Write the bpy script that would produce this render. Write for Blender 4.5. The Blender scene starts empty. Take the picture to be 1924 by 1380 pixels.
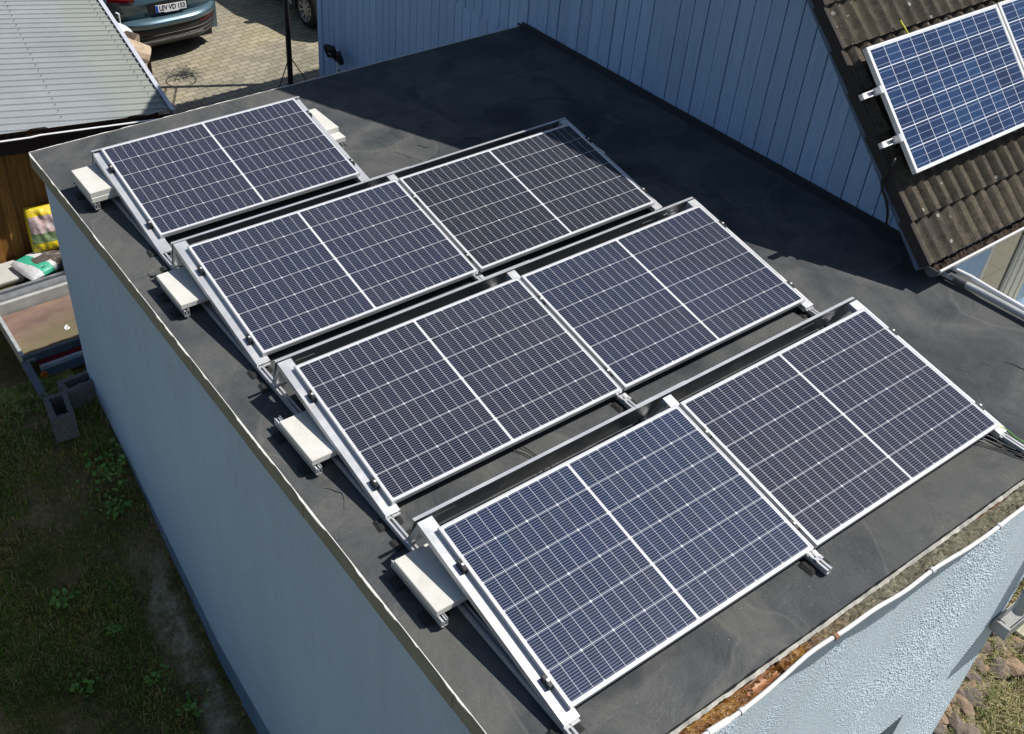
import bpy, bmesh, math, random
from mathutils import Vector, Matrix, Euler
random.seed(7)
R = math.radians
sc = bpy.context.scene
col = sc.collection

# ------------------------------------------------------------------ camera
cam_d = bpy.data.cameras.new('camera')
cam_d.sensor_width = 36.0
cam_d.lens = 2009.4 / 1924 * 36.0
cam_d.shift_x = 0.06444
cam_d.shift_y = -0.03863
cam_d.clip_start = 0.05
cam_d.clip_end = 500
cam = bpy.data.objects.new('camera', cam_d)
col.objects.link(cam)
_yaw, _pitch, _roll = R(36.9588), R(38.4398), R(2.7544)
_f = Vector((math.sin(_yaw) * math.cos(_pitch), math.cos(_yaw) * math.cos(_pitch), -math.sin(_pitch)))
_r = _f.cross(Vector((0, 0, 1))).normalized()
_u = _r.cross(_f)
_r2 = _r * math.cos(_roll) + _u * math.sin(_roll)
_u2 = -_r * math.sin(_roll) + _u * math.cos(_roll)
m3 = Matrix((_r2, _u2, -_f)).transposed()
cam.matrix_world = Matrix.Translation((-2.261, -1.88, 4.643)) @ m3.to_4x4()
sc.camera = cam

# ------------------------------------------------------------------ light
SUN = Vector((0.575, -0.295, 1.0)).normalized()
world = bpy.data.worlds.new('World')
sc.world = world
world.use_nodes = True
wn = world.node_tree
sky = wn.nodes.new('ShaderNodeTexSky')
sky.sky_type = 'NISHITA'
sky.sun_disc = False
sky.sun_elevation = math.asin(SUN.z)
sky.sun_rotation = math.atan2(SUN.x, SUN.y)
sky.air_density = 1.0
sky.dust_density = 1.0
wn.nodes['Background'].inputs['Strength'].default_value = 0.082
wn.links.new(sky.outputs[0], wn.nodes['Background'].inputs['Color'])
sun_d = bpy.data.lights.new('sun', 'SUN')
sun_d.energy = 4.9
sun_d.angle = R(0.5)
sun_d.color = (1.0, 0.955, 0.89)
sun = bpy.data.objects.new('sun', sun_d)
sun.rotation_euler = SUN.to_track_quat('Z', 'Y').to_euler()
sun.location = (10, -6, 20)
col.objects.link(sun)
sc.view_settings.view_transform = 'Standard'
sc.view_settings.look = 'None'
sc.view_settings.exposure = 0.0
sc.view_settings.gamma = 1.0


# ------------------------------------------------------------------ node helpers
class S:
    """a float socket with operators"""
    nt = None

    def __init__(s, sock):
        s.s = sock

    @staticmethod
    def op(o, *a):
        n = S.nt.nodes.new('ShaderNodeMath')
        n.operation = o
        for i, v in enumerate(a):
            if isinstance(v, S):
                S.nt.links.new(v.s, n.inputs[i])
            else:
                n.inputs[i].default_value = v
        return S(n.outputs[0])

    def __add__(s, o): return S.op('ADD', s, o)
    def __radd__(s, o): return S.op('ADD', o, s)
    def __sub__(s, o): return S.op('SUBTRACT', s, o)
    def __rsub__(s, o): return S.op('SUBTRACT', o, s)
    def __mul__(s, o): return S.op('MULTIPLY', s, o)
    def __rmul__(s, o): return S.op('MULTIPLY', o, s)
    def __truediv__(s, o): return S.op('DIVIDE', s, o)
    def frac(s): return S.op('FRACT', s)
    def floor(s): return S.op('FLOOR', s)
    def abs(s): return S.op('ABSOLUTE', s)
    def gt(s, o): return S.op('GREATER_THAN', s, o)
    def lt(s, o): return S.op('LESS_THAN', s, o)
    def mx(s, o): return S.op('MAXIMUM', s, o)
    def mn(s, o): return S.op('MINIMUM', s, o)


class Mat:
    def __init__(s, name, rough=0.6, metal=0.0, color=(.5, .5, .5), spec=0.5):
        s.m = bpy.data.materials.new(name)
        s.m.use_nodes = True
        s.nt = s.m.node_tree
        S.nt = s.nt
        s.b = s.nt.nodes['Principled BSDF']
        s.b.inputs['Roughness'].default_value = rough
        s.b.inputs['Metallic'].default_value = metal
        s.b.inputs['Specular IOR Level'].default_value = spec
        s.b.inputs['Base Color'].default_value = (*color, 1)
        s.tc = s.nt.nodes.new('ShaderNodeTexCoord')

    def link(s, sock, inp):
        s.nt.links.new(sock.s if isinstance(sock, S) else sock, s.b.inputs[inp] if isinstance(inp, str) else inp)

    def coords(s, scale=(1, 1, 1), rot=(0, 0, 0)):
        mp = s.nt.nodes.new('ShaderNodeMapping')
        mp.inputs['Scale'].default_value = scale
        mp.inputs['Rotation'].default_value = rot
        s.nt.links.new(s.tc.outputs['Object'], mp.inputs['Vector'])
        return mp.outputs[0]

    def xyz(s):
        n = s.nt.nodes.new('ShaderNodeSeparateXYZ')
        s.nt.links.new(s.tc.outputs['Object'], n.inputs[0])
        return S(n.outputs[0]), S(n.outputs[1]), S(n.outputs[2])

    def vec(s, x, y, z=0.0):
        n = s.nt.nodes.new('ShaderNodeCombineXYZ')
        for i, v in enumerate((x, y, z)):
            if isinstance(v, S):
                s.nt.links.new(v.s, n.inputs[i])
            else:
                n.inputs[i].default_value = v
        return n.outputs[0]

    def noise(s, scale=5, detail=4, rough=0.55, vec=None, dist=0.0):
        n = s.nt.nodes.new('ShaderNodeTexNoise')
        n.inputs['Scale'].default_value = scale
        n.inputs['Detail'].default_value = detail
        n.inputs['Roughness'].default_value = rough
        n.inputs['Distortion'].default_value = dist
        s.nt.links.new(vec if vec is not None else s.tc.outputs['Object'], n.inputs['Vector'])
        return S(n.outputs[0])

    def voronoi(s, scale=5, vec=None, out='Distance', feature='F1'):
        n = s.nt.nodes.new('ShaderNodeTexVoronoi')
        n.feature = feature
        n.inputs['Scale'].default_value = scale
        s.nt.links.new(vec if vec is not None else s.tc.outputs['Object'], n.inputs['Vector'])
        return n.outputs[out]

    def white(s, vec):
        n = s.nt.nodes.new('ShaderNodeTexWhiteNoise')
        n.noise_dimensions = '3D'
        s.nt.links.new(vec, n.inputs['Vector'])
        return S(n.outputs['Value'])

    def ramp(s, fac, stops):
        n = s.nt.nodes.new('ShaderNodeValToRGB')
        els = n.color_ramp.elements
        while len(els) < len(stops):
            els.new(0.5)
        for e, (p, c) in zip(els, stops):
            e.position = p
            e.color = (*c, 1) if len(c) == 3 else c
        s.nt.links.new(fac.s if isinstance(fac, S) else fac, n.inputs[0])
        return n.outputs[0]

    def remap(s, v, a, b, c=0.0, d=1.0):
        n = s.nt.nodes.new('ShaderNodeMapRange')
        s.nt.links.new(v.s if isinstance(v, S) else v, n.inputs[0])
        for i, q in enumerate((a, b, c, d)):
            n.inputs[1 + i].default_value = q
        return S(n.outputs[0])

    def mix(s, fac, a, b, mode='MIX'):
        n = s.nt.nodes.new('ShaderNodeMix')
        n.data_type = 'RGBA'
        n.blend_type = mode
        n.clamp_factor = True
        if isinstance(fac, (int, float)):
            n.inputs[0].default_value = fac
        else:
            s.nt.links.new(fac.s if isinstance(fac, S) else fac, n.inputs[0])
        for i, v in ((6, a), (7, b)):
            if isinstance(v, tuple):
                n.inputs[i].default_value = (*v, 1)
            else:
                s.nt.links.new(v.s if isinstance(v, S) else v, n.inputs[i])
        return n.outputs[2]

    def bump(s, h, strength=0.5, dist=0.01, prev=None):
        n = s.nt.nodes.new('ShaderNodeBump')
        n.inputs['Strength'].default_value = strength
        n.inputs['Distance'].default_value = dist
        s.nt.links.new(h.s if isinstance(h, S) else h, n.inputs['Height'])
        if prev is not None:
            s.nt.links.new(prev, n.inputs['Normal'])
        s.nt.links.new(n.outputs[0], s.b.inputs['Normal'])
        return n.outputs[0]

    def rand_island(s):
        n = s.nt.nodes.new('ShaderNodeNewGeometry')
        return S(n.outputs['Random Per Island'])

    def rand_object(s):
        n = s.nt.nodes.new('ShaderNodeObjectInfo')
        return S(n.outputs['Random'])


# ------------------------------------------------------------------ mesh helper
MATS = {}      # parent object -> world matrix


class MB:
    def __init__(s):
        s.v = []
        s.f = []
        s.mi = []
        s.uv = None

    def add(s, vs, fs, mi=0):
        o = len(s.v)
        s.v += [Vector(p) for p in vs]
        s.f += [tuple(i + o for i in f) for f in fs]
        s.mi += [mi] * len(fs)
        return s

    def box(s, lo, hi, M=None, mi=0):
        x0, y0, z0 = lo
        x1, y1, z1 = hi
        p = [Vector(q) for q in ((x0, y0, z0), (x1, y0, z0), (x1, y1, z0), (x0, y1, z0), (x0, y0, z1), (x1, y0, z1), (x1, y1, z1), (x0, y1, z1))]
        if M is not None:
            p = [M @ q for q in p]
        return s.add(p, [(0, 3, 2, 1), (4, 5, 6, 7), (0, 1, 5, 4), (1, 2, 6, 5), (2, 3, 7, 6), (3, 0, 4, 7)], mi)

    def bbox(s, lo, hi, b=0.004, M=None, mi=0):
        """box with chamfered edges"""
        bm = bmesh.new()
        bmesh.ops.create_cube(bm, size=1)
        for v in bm.verts:
            for i in range(3):
                v.co[i] = lo[i] if v.co[i] < 0 else hi[i]
        bmesh.ops.bevel(bm, geom=bm.edges[:], offset=b, segments=1, affect='EDGES')
        bm.verts.index_update()
        vs = [(M @ v.co) if M is not None else v.co.copy() for v in bm.verts]
        fs = [tuple(q.index for q in f.verts) for f in bm.faces]
        bm.free()
        return s.add(vs, fs, mi)

    def prism(s, poly, axis, a, b, M=None, mi=0):
        """polygon in the two other axes extruded along axis from a to b"""
        def P(q, t):
            if axis == 'x': w = Vector((t, q[0], q[1]))
            elif axis == 'y': w = Vector((q[0], t, q[1]))
            else: w = Vector((q[0], q[1], t))
            return M @ w if M is not None else w
        n = len(poly)
        vs = [P(q, a) for q in poly] + [P(q, b) for q in poly]
        fs = [tuple(range(n))[::-1], tuple(range(n, 2 * n))] + [(i, (i + 1) % n, n + (i + 1) % n, n + i) for i in range(n)]
        return s.add(vs, fs, mi)

    def tube(s, path, r, seg=8, cap=True, mi=0):
        path = [Vector(p) for p in path]
        n = len(path)
        rs = r if isinstance(r, (list, tuple)) else [r] * n
        vs, fs = [], []
        up = Vector((0, 0, 1))
        for i, p in enumerate(path):
            d = (path[min(i + 1, n - 1)] - path[max(i - 1, 0)]).normalized()
            ref = up if abs(d.dot(up)) < 0.95 else Vector((1, 0, 0))
            a = d.cross(ref).normalized()
            b = d.cross(a).normalized()
            for k in range(seg):
                t = 2 * math.pi * k / seg
                vs.append(p + (a * math.cos(t) + b * math.sin(t)) * rs[i])
        for i in range(n - 1):
            for k in range(seg):
                fs.append((i * seg + k, i * seg + (k + 1) % seg, (i + 1) * seg + (k + 1) % seg, (i + 1) * seg + k))
        if cap:
            fs.append(tuple(range(seg))[::-1])
            fs.append(tuple(range((n - 1) * seg, n * seg)))
        return s.add(vs, fs, mi)

    def grid(s, P, nu, nv, mi=0, close_u=False):
        """P(i,j) -> point"""
        vs = [P(i, j) for j in range(nv) for i in range(nu)]
        fs = []
        for j in range(nv - 1):
            for i in range(nu if close_u else nu - 1):
                i2 = (i + 1) % nu
                fs.append((j * nu + i, j * nu + i2, (j + 1) * nu + i2, (j + 1) * nu + i))
        return s.add(vs, fs, mi)

    def build(s, name, mats, parent=None, smooth=False, loc=None, local=False, bevel=0.0, angle=40):
        if not isinstance(mats, (list, tuple)):
            mats = [mats]
        me = bpy.data.meshes.new(name)
        vs = s.v
        if parent is not None and not local:
            Mi = MATS[parent.name].inverted()
            vs = [Mi @ v for v in vs]
        if loc is not None:
            L = Vector(loc)
            vs = [v - L for v in vs]
        me.from_pydata([tuple(v) for v in vs], [], s.f)
        for m in mats:
            me.materials.append(m.m if isinstance(m, Mat) else m)
        for p, mi in zip(me.polygons, s.mi):
            p.material_index = mi
        bm = bmesh.new()
        bm.from_mesh(me)
        bmesh.ops.recalc_face_normals(bm, faces=bm.faces[:])
        bm.to_mesh(me)
        bm.free()
        if smooth:
            for p in me.polygons:
                p.use_smooth = True
            try:
                me.set_sharp_from_angle(angle=R(angle))
            except Exception:
                pass
        me.update()
        o = bpy.data.objects.new(name, me)
        col.objects.link(o)
        W = Matrix.Identity(4)
        if parent is not None:
            o.parent = parent
            W = MATS[parent.name].copy()
        if loc is not None:
            o.location = loc
            W = W @ Matrix.Translation(loc)
        MATS[o.name] = W
        if bevel > 0:
            md = o.modifiers.new('bevel', 'BEVEL')
            md.width = bevel
            md.segments = 2
            md.limit_method = 'ANGLE'
        return o


def tag(o, label=None, cat=None, group=None, kind=None):
    if label: o['label'] = label
    if cat: o['category'] = cat
    if group: o['group'] = group
    if kind: o['kind'] = kind
    return o


def thing(name, label, cat, loc=(0, 0, 0), rz=0.0, group=None):
    o = bpy.data.objects.new(name, None)
    o.empty_display_size = 0.2
    col.objects.link(o)
    o.location = loc
    o.rotation_euler = (0, 0, rz)
    MATS[o.name] = Matrix.Translation(loc) @ Matrix.Rotation(rz, 4, 'Z')
    return tag(o, label, cat, group)


def copy_tree(o, parent=None):
    c = o.copy()
    col.objects.link(c)
    if parent is not None:
        c.parent = parent
    for ch in [q for q in bpy.data.objects if q.parent == o]:
        copy_tree(ch, c)
    return c


def text_mesh(txt, size, M, depth=0.002):
    cu = bpy.data.curves.new('lettering', 'FONT')
    cu.body = txt
    cu.size = size
    cu.extrude = depth / 2
    cu.offset = size * .022
    cu.align_x = 'CENTER'
    cu.align_y = 'CENTER'
    to = bpy.data.objects.new('lettering_tmp', cu)
    col.objects.link(to)
    dg = bpy.context.evaluated_depsgraph_get()
    me = bpy.data.meshes.new_from_object(to.evaluated_get(dg))
    vs = [M @ v.co for v in me.vertices]
    fs = [tuple(p.vertices) for p in me.polygons]
    bpy.data.objects.remove(to)
    bpy.data.curves.remove(cu)
    return vs, fs


def hash2(x, y):
    v = math.sin(x * 127.1 + y * 311.7) * 43758.5453
    return v - math.floor(v)


def vnoise(x, y):
    xi, yi = math.floor(x), math.floor(y)
    u, v = x - xi, y - yi
    u, v = u * u * (3 - 2 * u), v * v * (3 - 2 * v)
    return (hash2(xi, yi) * (1 - u) + hash2(xi + 1, yi) * u) * (1 - v) + (hash2(xi, yi + 1) * (1 - u) + hash2(xi + 1, yi + 1) * u) * v


def smoothstep(a, b, x):
    t = max(0, min(1, (x - a) / (b - a)))
    return t * t * (3 - 2 * t)


def lerp_table(tab, x):
    if x <= tab[0][0]: return tab[0][1]
    for (a, va), (b, vb) in zip(tab, tab[1:]):
        if x <= b:
            return va + (vb - va) * (x - a) / (b - a)
    return tab[-1][1]


# ------------------------------------------------------------------ materials
def mk_membrane():
    m = Mat('bitumen_membrane', rough=0.85, spec=0.16)
    n1 = m.noise(1.7, 4, 0.5, dist=0.9)
    n2 = m.noise(6.0, 6, 0.65)
    n3 = m.noise(90, 2, 0.5)
    c = m.ramp(n1, [(0.30, (.050, .056, .061)), (0.43, (.070, .076, .080)), (0.5, (.083, .088, .090)), (0.6, (.108, .110, .107)), (0.75, (.088, .094, .098))])
    c2 = m.ramp(n2, [(0.3, (.80, .80, .82)), (0.55, (1, 1, 1)), (0.75, (1.15, 1.12, 1.05))])
    c = m.mix(1.0, c, c2, 'MULTIPLY')
    c3 = m.ramp(n3, [(0.3, (.86, .86, .86)), (0.7, (1.12, 1.12, 1.12))])
    c = m.mix(1.0, c, c3, 'MULTIPLY')
    # pale dust flecks and rubbed streaks
    sp = S(m.voronoi(16)).lt(0.045)
    keep = m.noise(1.9, 2).gt(0.5)
    c = m.mix(sp * keep * 0.8, c, (.34, .33, .29))
    st = m.remap(m.noise(3.2, 5, 0.7, vec=m.coords((1.0, 2.2, 1), (0, 0, .5))), .6, .72)
    st2 = m.remap(m.noise(22, 4, 0.8), .5, .72)
    c = m.mix(st * st2 * 0.6, c, (.20, .195, .17))
    dk = m.remap(m.noise(2.3, 4, 0.6, dist=1.2), .6, .7)
    c = m.mix(dk * 0.35, c, (.022, .025, .03))
    # dried puddle rings
    pn = m.noise(.95, 3, .45, dist=.4)
    ring = m.remap((pn - .56).abs(), .016, .0)
    inside = m.remap(pn, .55, .60)
    c = m.mix(ring * .45 * m.noise(7, 4, .7), c, (.21, .205, .18))
    c = m.mix(inside * .30, c, (.125, .123, .112))
    m.link(c, 'Base Color')
    m.link(m.remap(n2, .3, .75, .7, .95), 'Roughness')
    # welded laps of the sheets, low wrinkles, fine grain
    x, y, z = m.xyz()
    lap = S.op('PINGPONG', (x + m.noise(1.5, 2) * 0.03), 0.5).lt(0.006)
    h = m.noise(2.4, 3, 0.5, dist=1.6) * 1.0
    nb = m.bump(h, 0.5, 0.05)
    wr = m.remap(m.noise(1.3, 2, 0.4, dist=2.5) - 0.5, -0.02, 0.02)
    nb = m.bump(wr, 0.10, 0.012, nb)
    nb = m.bump(n3, 0.35, 0.004, nb)
    m.bump(lap, 0.5, 0.003, nb)
    return m


def mk_cells():
    """third-cut mono cells: 24 columns x 6 rows, many fine wires along the row"""
    m = Mat('mono_cells', rough=0.32, spec=0.5)
    L, B = 1.762, 1.134
    x, y, z = m.xyz()
    mx_, my_ = 0.021, 0.021
    gap = 0.0075
    p = (L / 2 - mx_ - gap) / 12
    q = (B - 2 * my_) / 6
    uu = (x - L / 2).abs() - gap
    vv = y - my_
    inside = uu.gt(0.0) * uu.lt(12 * p) * vv.gt(0.0) * vv.lt(6 * q)
    cu = (uu / p).frac() * p
    cv = (vv / q).frac() * q
    du = cu.mn(p - cu)
    dv = cv.mn(q - cv)
    cell = du.gt(0.0010) * dv.gt(0.0014) * inside
    tri = (uu / (3 * p)).frac() * (3 * p)
    dt = tri.mn(3 * p - tri)
    cell = cell * (dt + dv).gt(0.0085)
    w = q / 12
    wire = S.op('ABSOLUTE', (vv / w).frac() - 0.5).lt(0.085)
    rnd = m.white(m.vec((x / p).floor(), (vv / q).floor(), m.rand_object() * 91.0))
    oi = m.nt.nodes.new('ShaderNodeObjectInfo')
    base = m.ramp(rnd, [(0.0, (.006, .009, .020)), (0.5, (.008, .012, .026)), (1.0, (.012, .013, .023))])
    tint = m.ramp(m.noise(1.4, 3, vec=m.coords((1, 1.6, 1))), [(0.3, (.8, .9, 1.15)), (0.55, (1, 1, 1)), (0.75, (1.35, 1.2, 1.0))])
    base = m.mix(1.0, base, tint, 'MULTIPLY')
    base = m.mix(1.0, base, oi.outputs['Color'], 'MULTIPLY')  # object colour carries the sky reflection painted into each panel
    fl = S(m.voronoi(42)).lt(.085) * m.white(m.vec((x * 42).floor(), (y * 42).floor(), m.rand_object() * 13.0)).gt(.72)
    base = m.mix(fl * 0.8, base, (.20, .22, .26))
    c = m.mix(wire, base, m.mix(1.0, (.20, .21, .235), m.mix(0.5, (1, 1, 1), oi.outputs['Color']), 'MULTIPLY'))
    c = m.mix(cell, (.66, .67, .70), c)
    # dust film
    ds = m.remap(m.noise(5, 5, 0.7), .45, .8)
    c = m.mix(ds * 0.010 + 0.002, c, (.5, .5, .48))
    m.link(c, 'Base Color')
    m.b.inputs['Coat Weight'].default_value = 1.0
    m.b.inputs['Coat IOR'].default_value = 1.33
    m.b.inputs['Specular IOR Level'].default_value = 0.1
    m.link(m.remap(m.noise(40, 3), .3, .7, .06, .13), 'Coat Roughness')
    return m


def mk_polycells():
    m = Mat('poly_cells', rough=0.3, spec=0.5)
    L, B = 1.66, 0.99
    x, y, z = m.xyz()
    p, q = (L - .06) / 10, (B - .05) / 6
    uu, vv = x - .03, y - .025
    inside = uu.gt(0) * uu.lt(10 * p) * vv.gt(0) * vv.lt(6 * q)
    cu = (uu / p).frac() * p
    cv = (vv / q).frac() * q
    cell = cu.mn(p - cu).gt(.0022) * cv.mn(q - cv).gt(.0032) * inside
    wire = S.op('ABSOLUTE', (cv / q * 3.0).frac() - .5).lt(.030) * 1.0
    rnd = m.white(m.vec((uu / p).floor(), (vv / q).floor(), 3.0))
    crystal = S(m.voronoi(55, out='Color'))
    base = m.ramp(rnd, [(0, (.008, .013, .040)), (.1, (.010, .020, .065)), (.55, (.012, .036, .105)), (.9, (.016, .048, .13)), (1, (.016, .055, .13))])
    base = m.mix(0.35, base, m.ramp(crystal, [(.2, (.006, .016, .06)), (.8, (.02, .055, .14))]))
    c = m.mix(wire, base, (.28, .34, .46))
    c = m.mix(cell, (.72, .75, .8), c)
    m.link(c, 'Base Color')
    m.b.inputs['Coat Weight'].default_value = .6
    m.b.inputs['Specular IOR Level'].default_value = .15
    m.b.inputs['Coat Roughness'].default_value = 0.05
    return m


def mk_alu(name='aluminium', c=(.74, .75, .76), metal=0.55, rough=0.38):
    m = Mat(name, rough=rough, metal=metal)
    n = m.noise(30, 3, vec=m.coords((1, 8, 8)))
    cc = m.ramp(n, [(.3, tuple(v * .9 for v in c)), (.7, c)])
    m.link(cc, 'Base Color')
    m.link(m.remap(m.noise(8, 4), .3, .7, rough * .8, rough * 1.3), 'Roughness')
    return m


def mk_plain(name, c, rough=0.6, metal=0.0, var=0.2, scale=12, bump=0.0, bscale=60, bdist=.003, spec=0.5):
    m = Mat(name, rough=rough, metal=metal, spec=spec)
    n = m.noise(scale, 5, 0.6)
    lo = tuple(v * (1 - var) for v in c)
    hi = tuple(min(1, v * (1 + var)) for v in c)
    m.link(m.ramp(n, [(.3, lo), (.7, hi)]), 'Base Color')
    m.link(m.remap(n, .3, .7, rough * .85, min(1, rough * 1.12)), 'Roughness')
    if bump:
        m.bump(m.noise(bscale, 4), bump, bdist)
    return m


def mk_render(name, c, coarse):
    m = Mat(name, rough=0.9, spec=0.2)
    n = m.noise(0.7, 4, 0.6, vec=m.coords((1, 1, .35)))
    n2 = m.noise(60, 3, 0.6)
    cc = m.ramp(n, [(.3, tuple(v * .88 for v in c)), (.7, tuple(v * 1.06 for v in c))])
    st = m.noise(5, 4, .7, vec=m.coords((1, 1, .06)))
    cc = m.mix(1.0, cc, m.ramp(st, [(.3, (.97, .97, .975)), (.6, (1, 1, 1))]), 'MULTIPLY')
    cc = m.mix(1.0, cc, m.ramp(n2, [(.3, (.92, .92, .92)), (.7, (1.06, 1.06, 1.06))]), 'MULTIPLY')
    xx, yy_, zz_ = m.xyz()
    run = m.remap(m.noise(7, 5, .75, vec=m.coords((1, 1, .045))), .54, .70) * m.remap(zz_ + m.noise(2, 3) * 1.2, -1.6, .3)
    cc = m.mix(run * .10, cc, (.20, .23, .25))
    blot = m.remap(m.noise(1.7, 5, .7), .58, .72)
    cc = m.mix(blot * (.05 if coarse else .14), cc, (.30, .36, .40))
    if coarse:
        wear = m.remap(m.noise(1.6, 4, .65, vec=m.coords((1, 1, .5), (0, .6, 0))), .36, .60, .06, 1.0)
        v = m.remap(S(m.voronoi(78)), .12, .62)
        g = m.noise(120, 4, .75) * 1.2 - v * 0.45
        m.bump(g * wear, .5, 0.008)
    else:
        x, y, z = m.xyz()
        wob = m.noise(1.6, 3, .6, vec=m.coords((0, 1, 0)))
        cr = (z + 0.33 + (wob - 0.5) * 0.13 + (m.noise(22, 2) - .5) * 0.012).abs().lt(0.0035)
        on = m.noise(2.6, 2, .5, vec=m.coords((0, 1, 0))).gt(0.49)
        cc = m.mix(cr * on * 0.55, cc, (.06, .09, .12))
        m.bump(n2, 0.35, 0.004)
    m.link(cc, 'Base Color')
    return m


def mk_boards(name, c, axis_scale):
    m = Mat(name, rough=0.75, spec=0.3)
    isl = m.rand_island()
    g = m.noise(9, 6, .7, vec=m.coords(axis_scale))
    cc = m.ramp(isl, [(0, tuple(v * .93 for v in c)), (1, tuple(v * 1.06 for v in c))])
    cc = m.mix(1.0, cc, m.ramp(g, [(.3, (.80, .83, .90)), (.5, (1, 1, 1)), (.72, (1.18, 1.15, 1.06))]), 'MULTIPLY')
    kn = S(m.voronoi(3.2, vec=m.coords((1, 1, .55)))).lt(.06)
    cc = m.mix(kn * 0.5, cc, tuple(v * .4 for v in c))
    m.link(cc, 'Base Color')
    m.bump(g, .3, .004)
    return m


def mk_wood(name, c, c2, axis_scale):
    m = Mat(name, rough=0.7, spec=0.3)
    isl = m.rand_island()
    g = m.noise(7, 6, .7, vec=m.coords(axis_scale), dist=.6)
    cc = m.ramp(g, [(.3, c2), (.5, c), (.75, tuple(min(1, v * 1.5) for v in c))])
    cc = m.mix(1.0, cc, m.ramp(isl, [(0, (.6, .55, .5)), (.5, (1, 1, 1)), (1, (1.35, 1.2, 1.0))]), 'MULTIPLY')
    m.link(cc, 'Base Color')
    m.bump(g, .3, .004)
    return m


def mk_tile():
    m = Mat('roof_tile', rough=0.88, spec=0.25)
    n = m.noise(16, 6, .7)
    n2 = m.noise(120, 2, .6)
    c = m.ramp(n, [(.28, (.040, .033, .028)), (.5, (.078, .066, .055)), (.72, (.125, .108, .084))])
    c = m.mix(1.0, c, m.ramp(n2, [(.3, (.6, .6, .6)), (.7, (1.35, 1.35, 1.3))]), 'MULTIPLY')
    x, y, z = m.xyz()
    rnd = m.white(m.vec((x / .297).floor(), (y / .2406 - 1.253 / .2406).floor(), 1.0))
    c = m.mix(1.0, c, m.ramp(rnd, [(0, (.78, .78, .8)), (1, (1.18, 1.14, 1.06))]), 'MULTIPLY')
    al = m.remap(m.noise(5, 5, .7), .48, .66)
    c = m.mix(al * 0.45, c, (.105, .10, .062))
    vv = S(m.voronoi(9, vec=m.coords((1, 1, 1)))) + (m.noise(34, 3) - .5) * .11
    li = vv.lt(.135) * m.noise(1.7, 2).gt(.42)
    c = m.mix(li * 0.75, c, (.36, .36, .33))
    m.link(c, 'Base Color')
    nb = m.bump(n2, .5, .004)
    m.bump(n, .3, .006, nb)
    return m


def mk_pavers():
    m = Mat('paver_stone', rough=0.85, spec=0.25)
    br = m.nt.nodes.new('ShaderNodeTexBrick')
    mp = m.coords((1, 1, 1), (0, 0, R(-4)))
    # wavy joints of interlocking stones
    nn = m.nt.nodes.new('ShaderNodeTexWave')
    br.inputs['Scale'].default_value = 1.0
    br.inputs['Brick Width'].default_value = .215
    br.inputs['Row Height'].default_value = .125
    br.inputs['Mortar Size'].default_value = .006
    br.inputs['Mortar Smooth'].default_value = .2
    br.inputs['Bias'].default_value = .0
    br.inputs['Color1'].default_value = (.27, .245, .185, 1)
    br.inputs['Color2'].default_value = (.37, .335, .25, 1)
    br.inputs['Mortar'].default_value = (.085, .075, .055, 1)
    m.nt.links.new(mp, br.inputs['Vector'])
    m.nt.nodes.remove(nn)
    n = m.noise(0.9, 4, .6)
    n2 = m.noise(40, 4, .7)
    c = m.mix(1.0, br.outputs[0], m.ramp(n, [(.3, (.78, .8, .8)), (.5, (1, 1, 1)), (.72, (1.2, 1.14, .95))]), 'MULTIPLY')
    c = m.mix(1.0, c, m.ramp(n2, [(.3, (.8, .8, .8)), (.7, (1.15, 1.15, 1.15))]), 'MULTIPLY')
    m.link(c, 'Base Color')
    m.bump(br.outputs['Fac'], -.6, .012)
    return m


def mk_soil():
    m = Mat('lawn_soil', rough=0.95, spec=0.15)
    n = m.noise(2.2, 5, .65)
    n2 = m.noise(26, 5, .7)
    c = m.ramp(n, [(.3, (.085, .09, .026)), (.5, (.135, .115, .045)), (.7, (.25, .18, .10))])
    c = m.mix(1.0, c, m.ramp(n2, [(.3, (.5, .5, .5)), (.7, (1.5, 1.45, 1.35))]), 'MULTIPLY')
    # bare grey strip of earth beside the garage wall
    x, y, z = m.xyz()
    wob = (m.noise(1.7, 3, .6) - .5) * .35
    d = (x + 0.56 + wob).abs()
    patch = m.remap(m.noise(4.5, 5, .7), .40, .56)
    strip = m.remap(d, .19, .09) * m.remap(y + wob, 5.2, 4.7) * m.remap(y, 2.8, 3.5) * (patch * .75 + .1)
    earth = m.ramp(n2, [(.3, (.25, .20, .135)), (.7, (.56, .48, .34))])
    c = m.mix(strip, c, earth)
    # dry straw colour on the sunny side in front
    c = m.mix(m.remap(x, 3.2, 4.6) * 0.8, c, m.ramp(n2, [(.3, (.10, .085, .045)), (.7, (.30, .25, .14))]))
    m.link(c, 'Base Color')
    m.bump(n2, .8, .03)
    return m


def mk_grass():
    m = Mat('grass_blade', rough=0.6, spec=0.3)
    isl = m.rand_island()
    n = m.noise(1.3, 4, .6)
    c = m.ramp(isl, [(0, (.085, .14, .02)), (.4, (.14, .24, .032)), (.62, (.22, .31, .05)), (.78, (.40, .30, .13)), (1, (.52, .40, .22))])
    c = m.mix(1.0, c, m.ramp(n, [(.3, (.5, .6, .45)), (.5, (1, 1, 1)), (.68, (1.5, 1.15, .9))]), 'MULTIPLY')
    m.link(c, 'Base Color')
    return m


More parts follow.
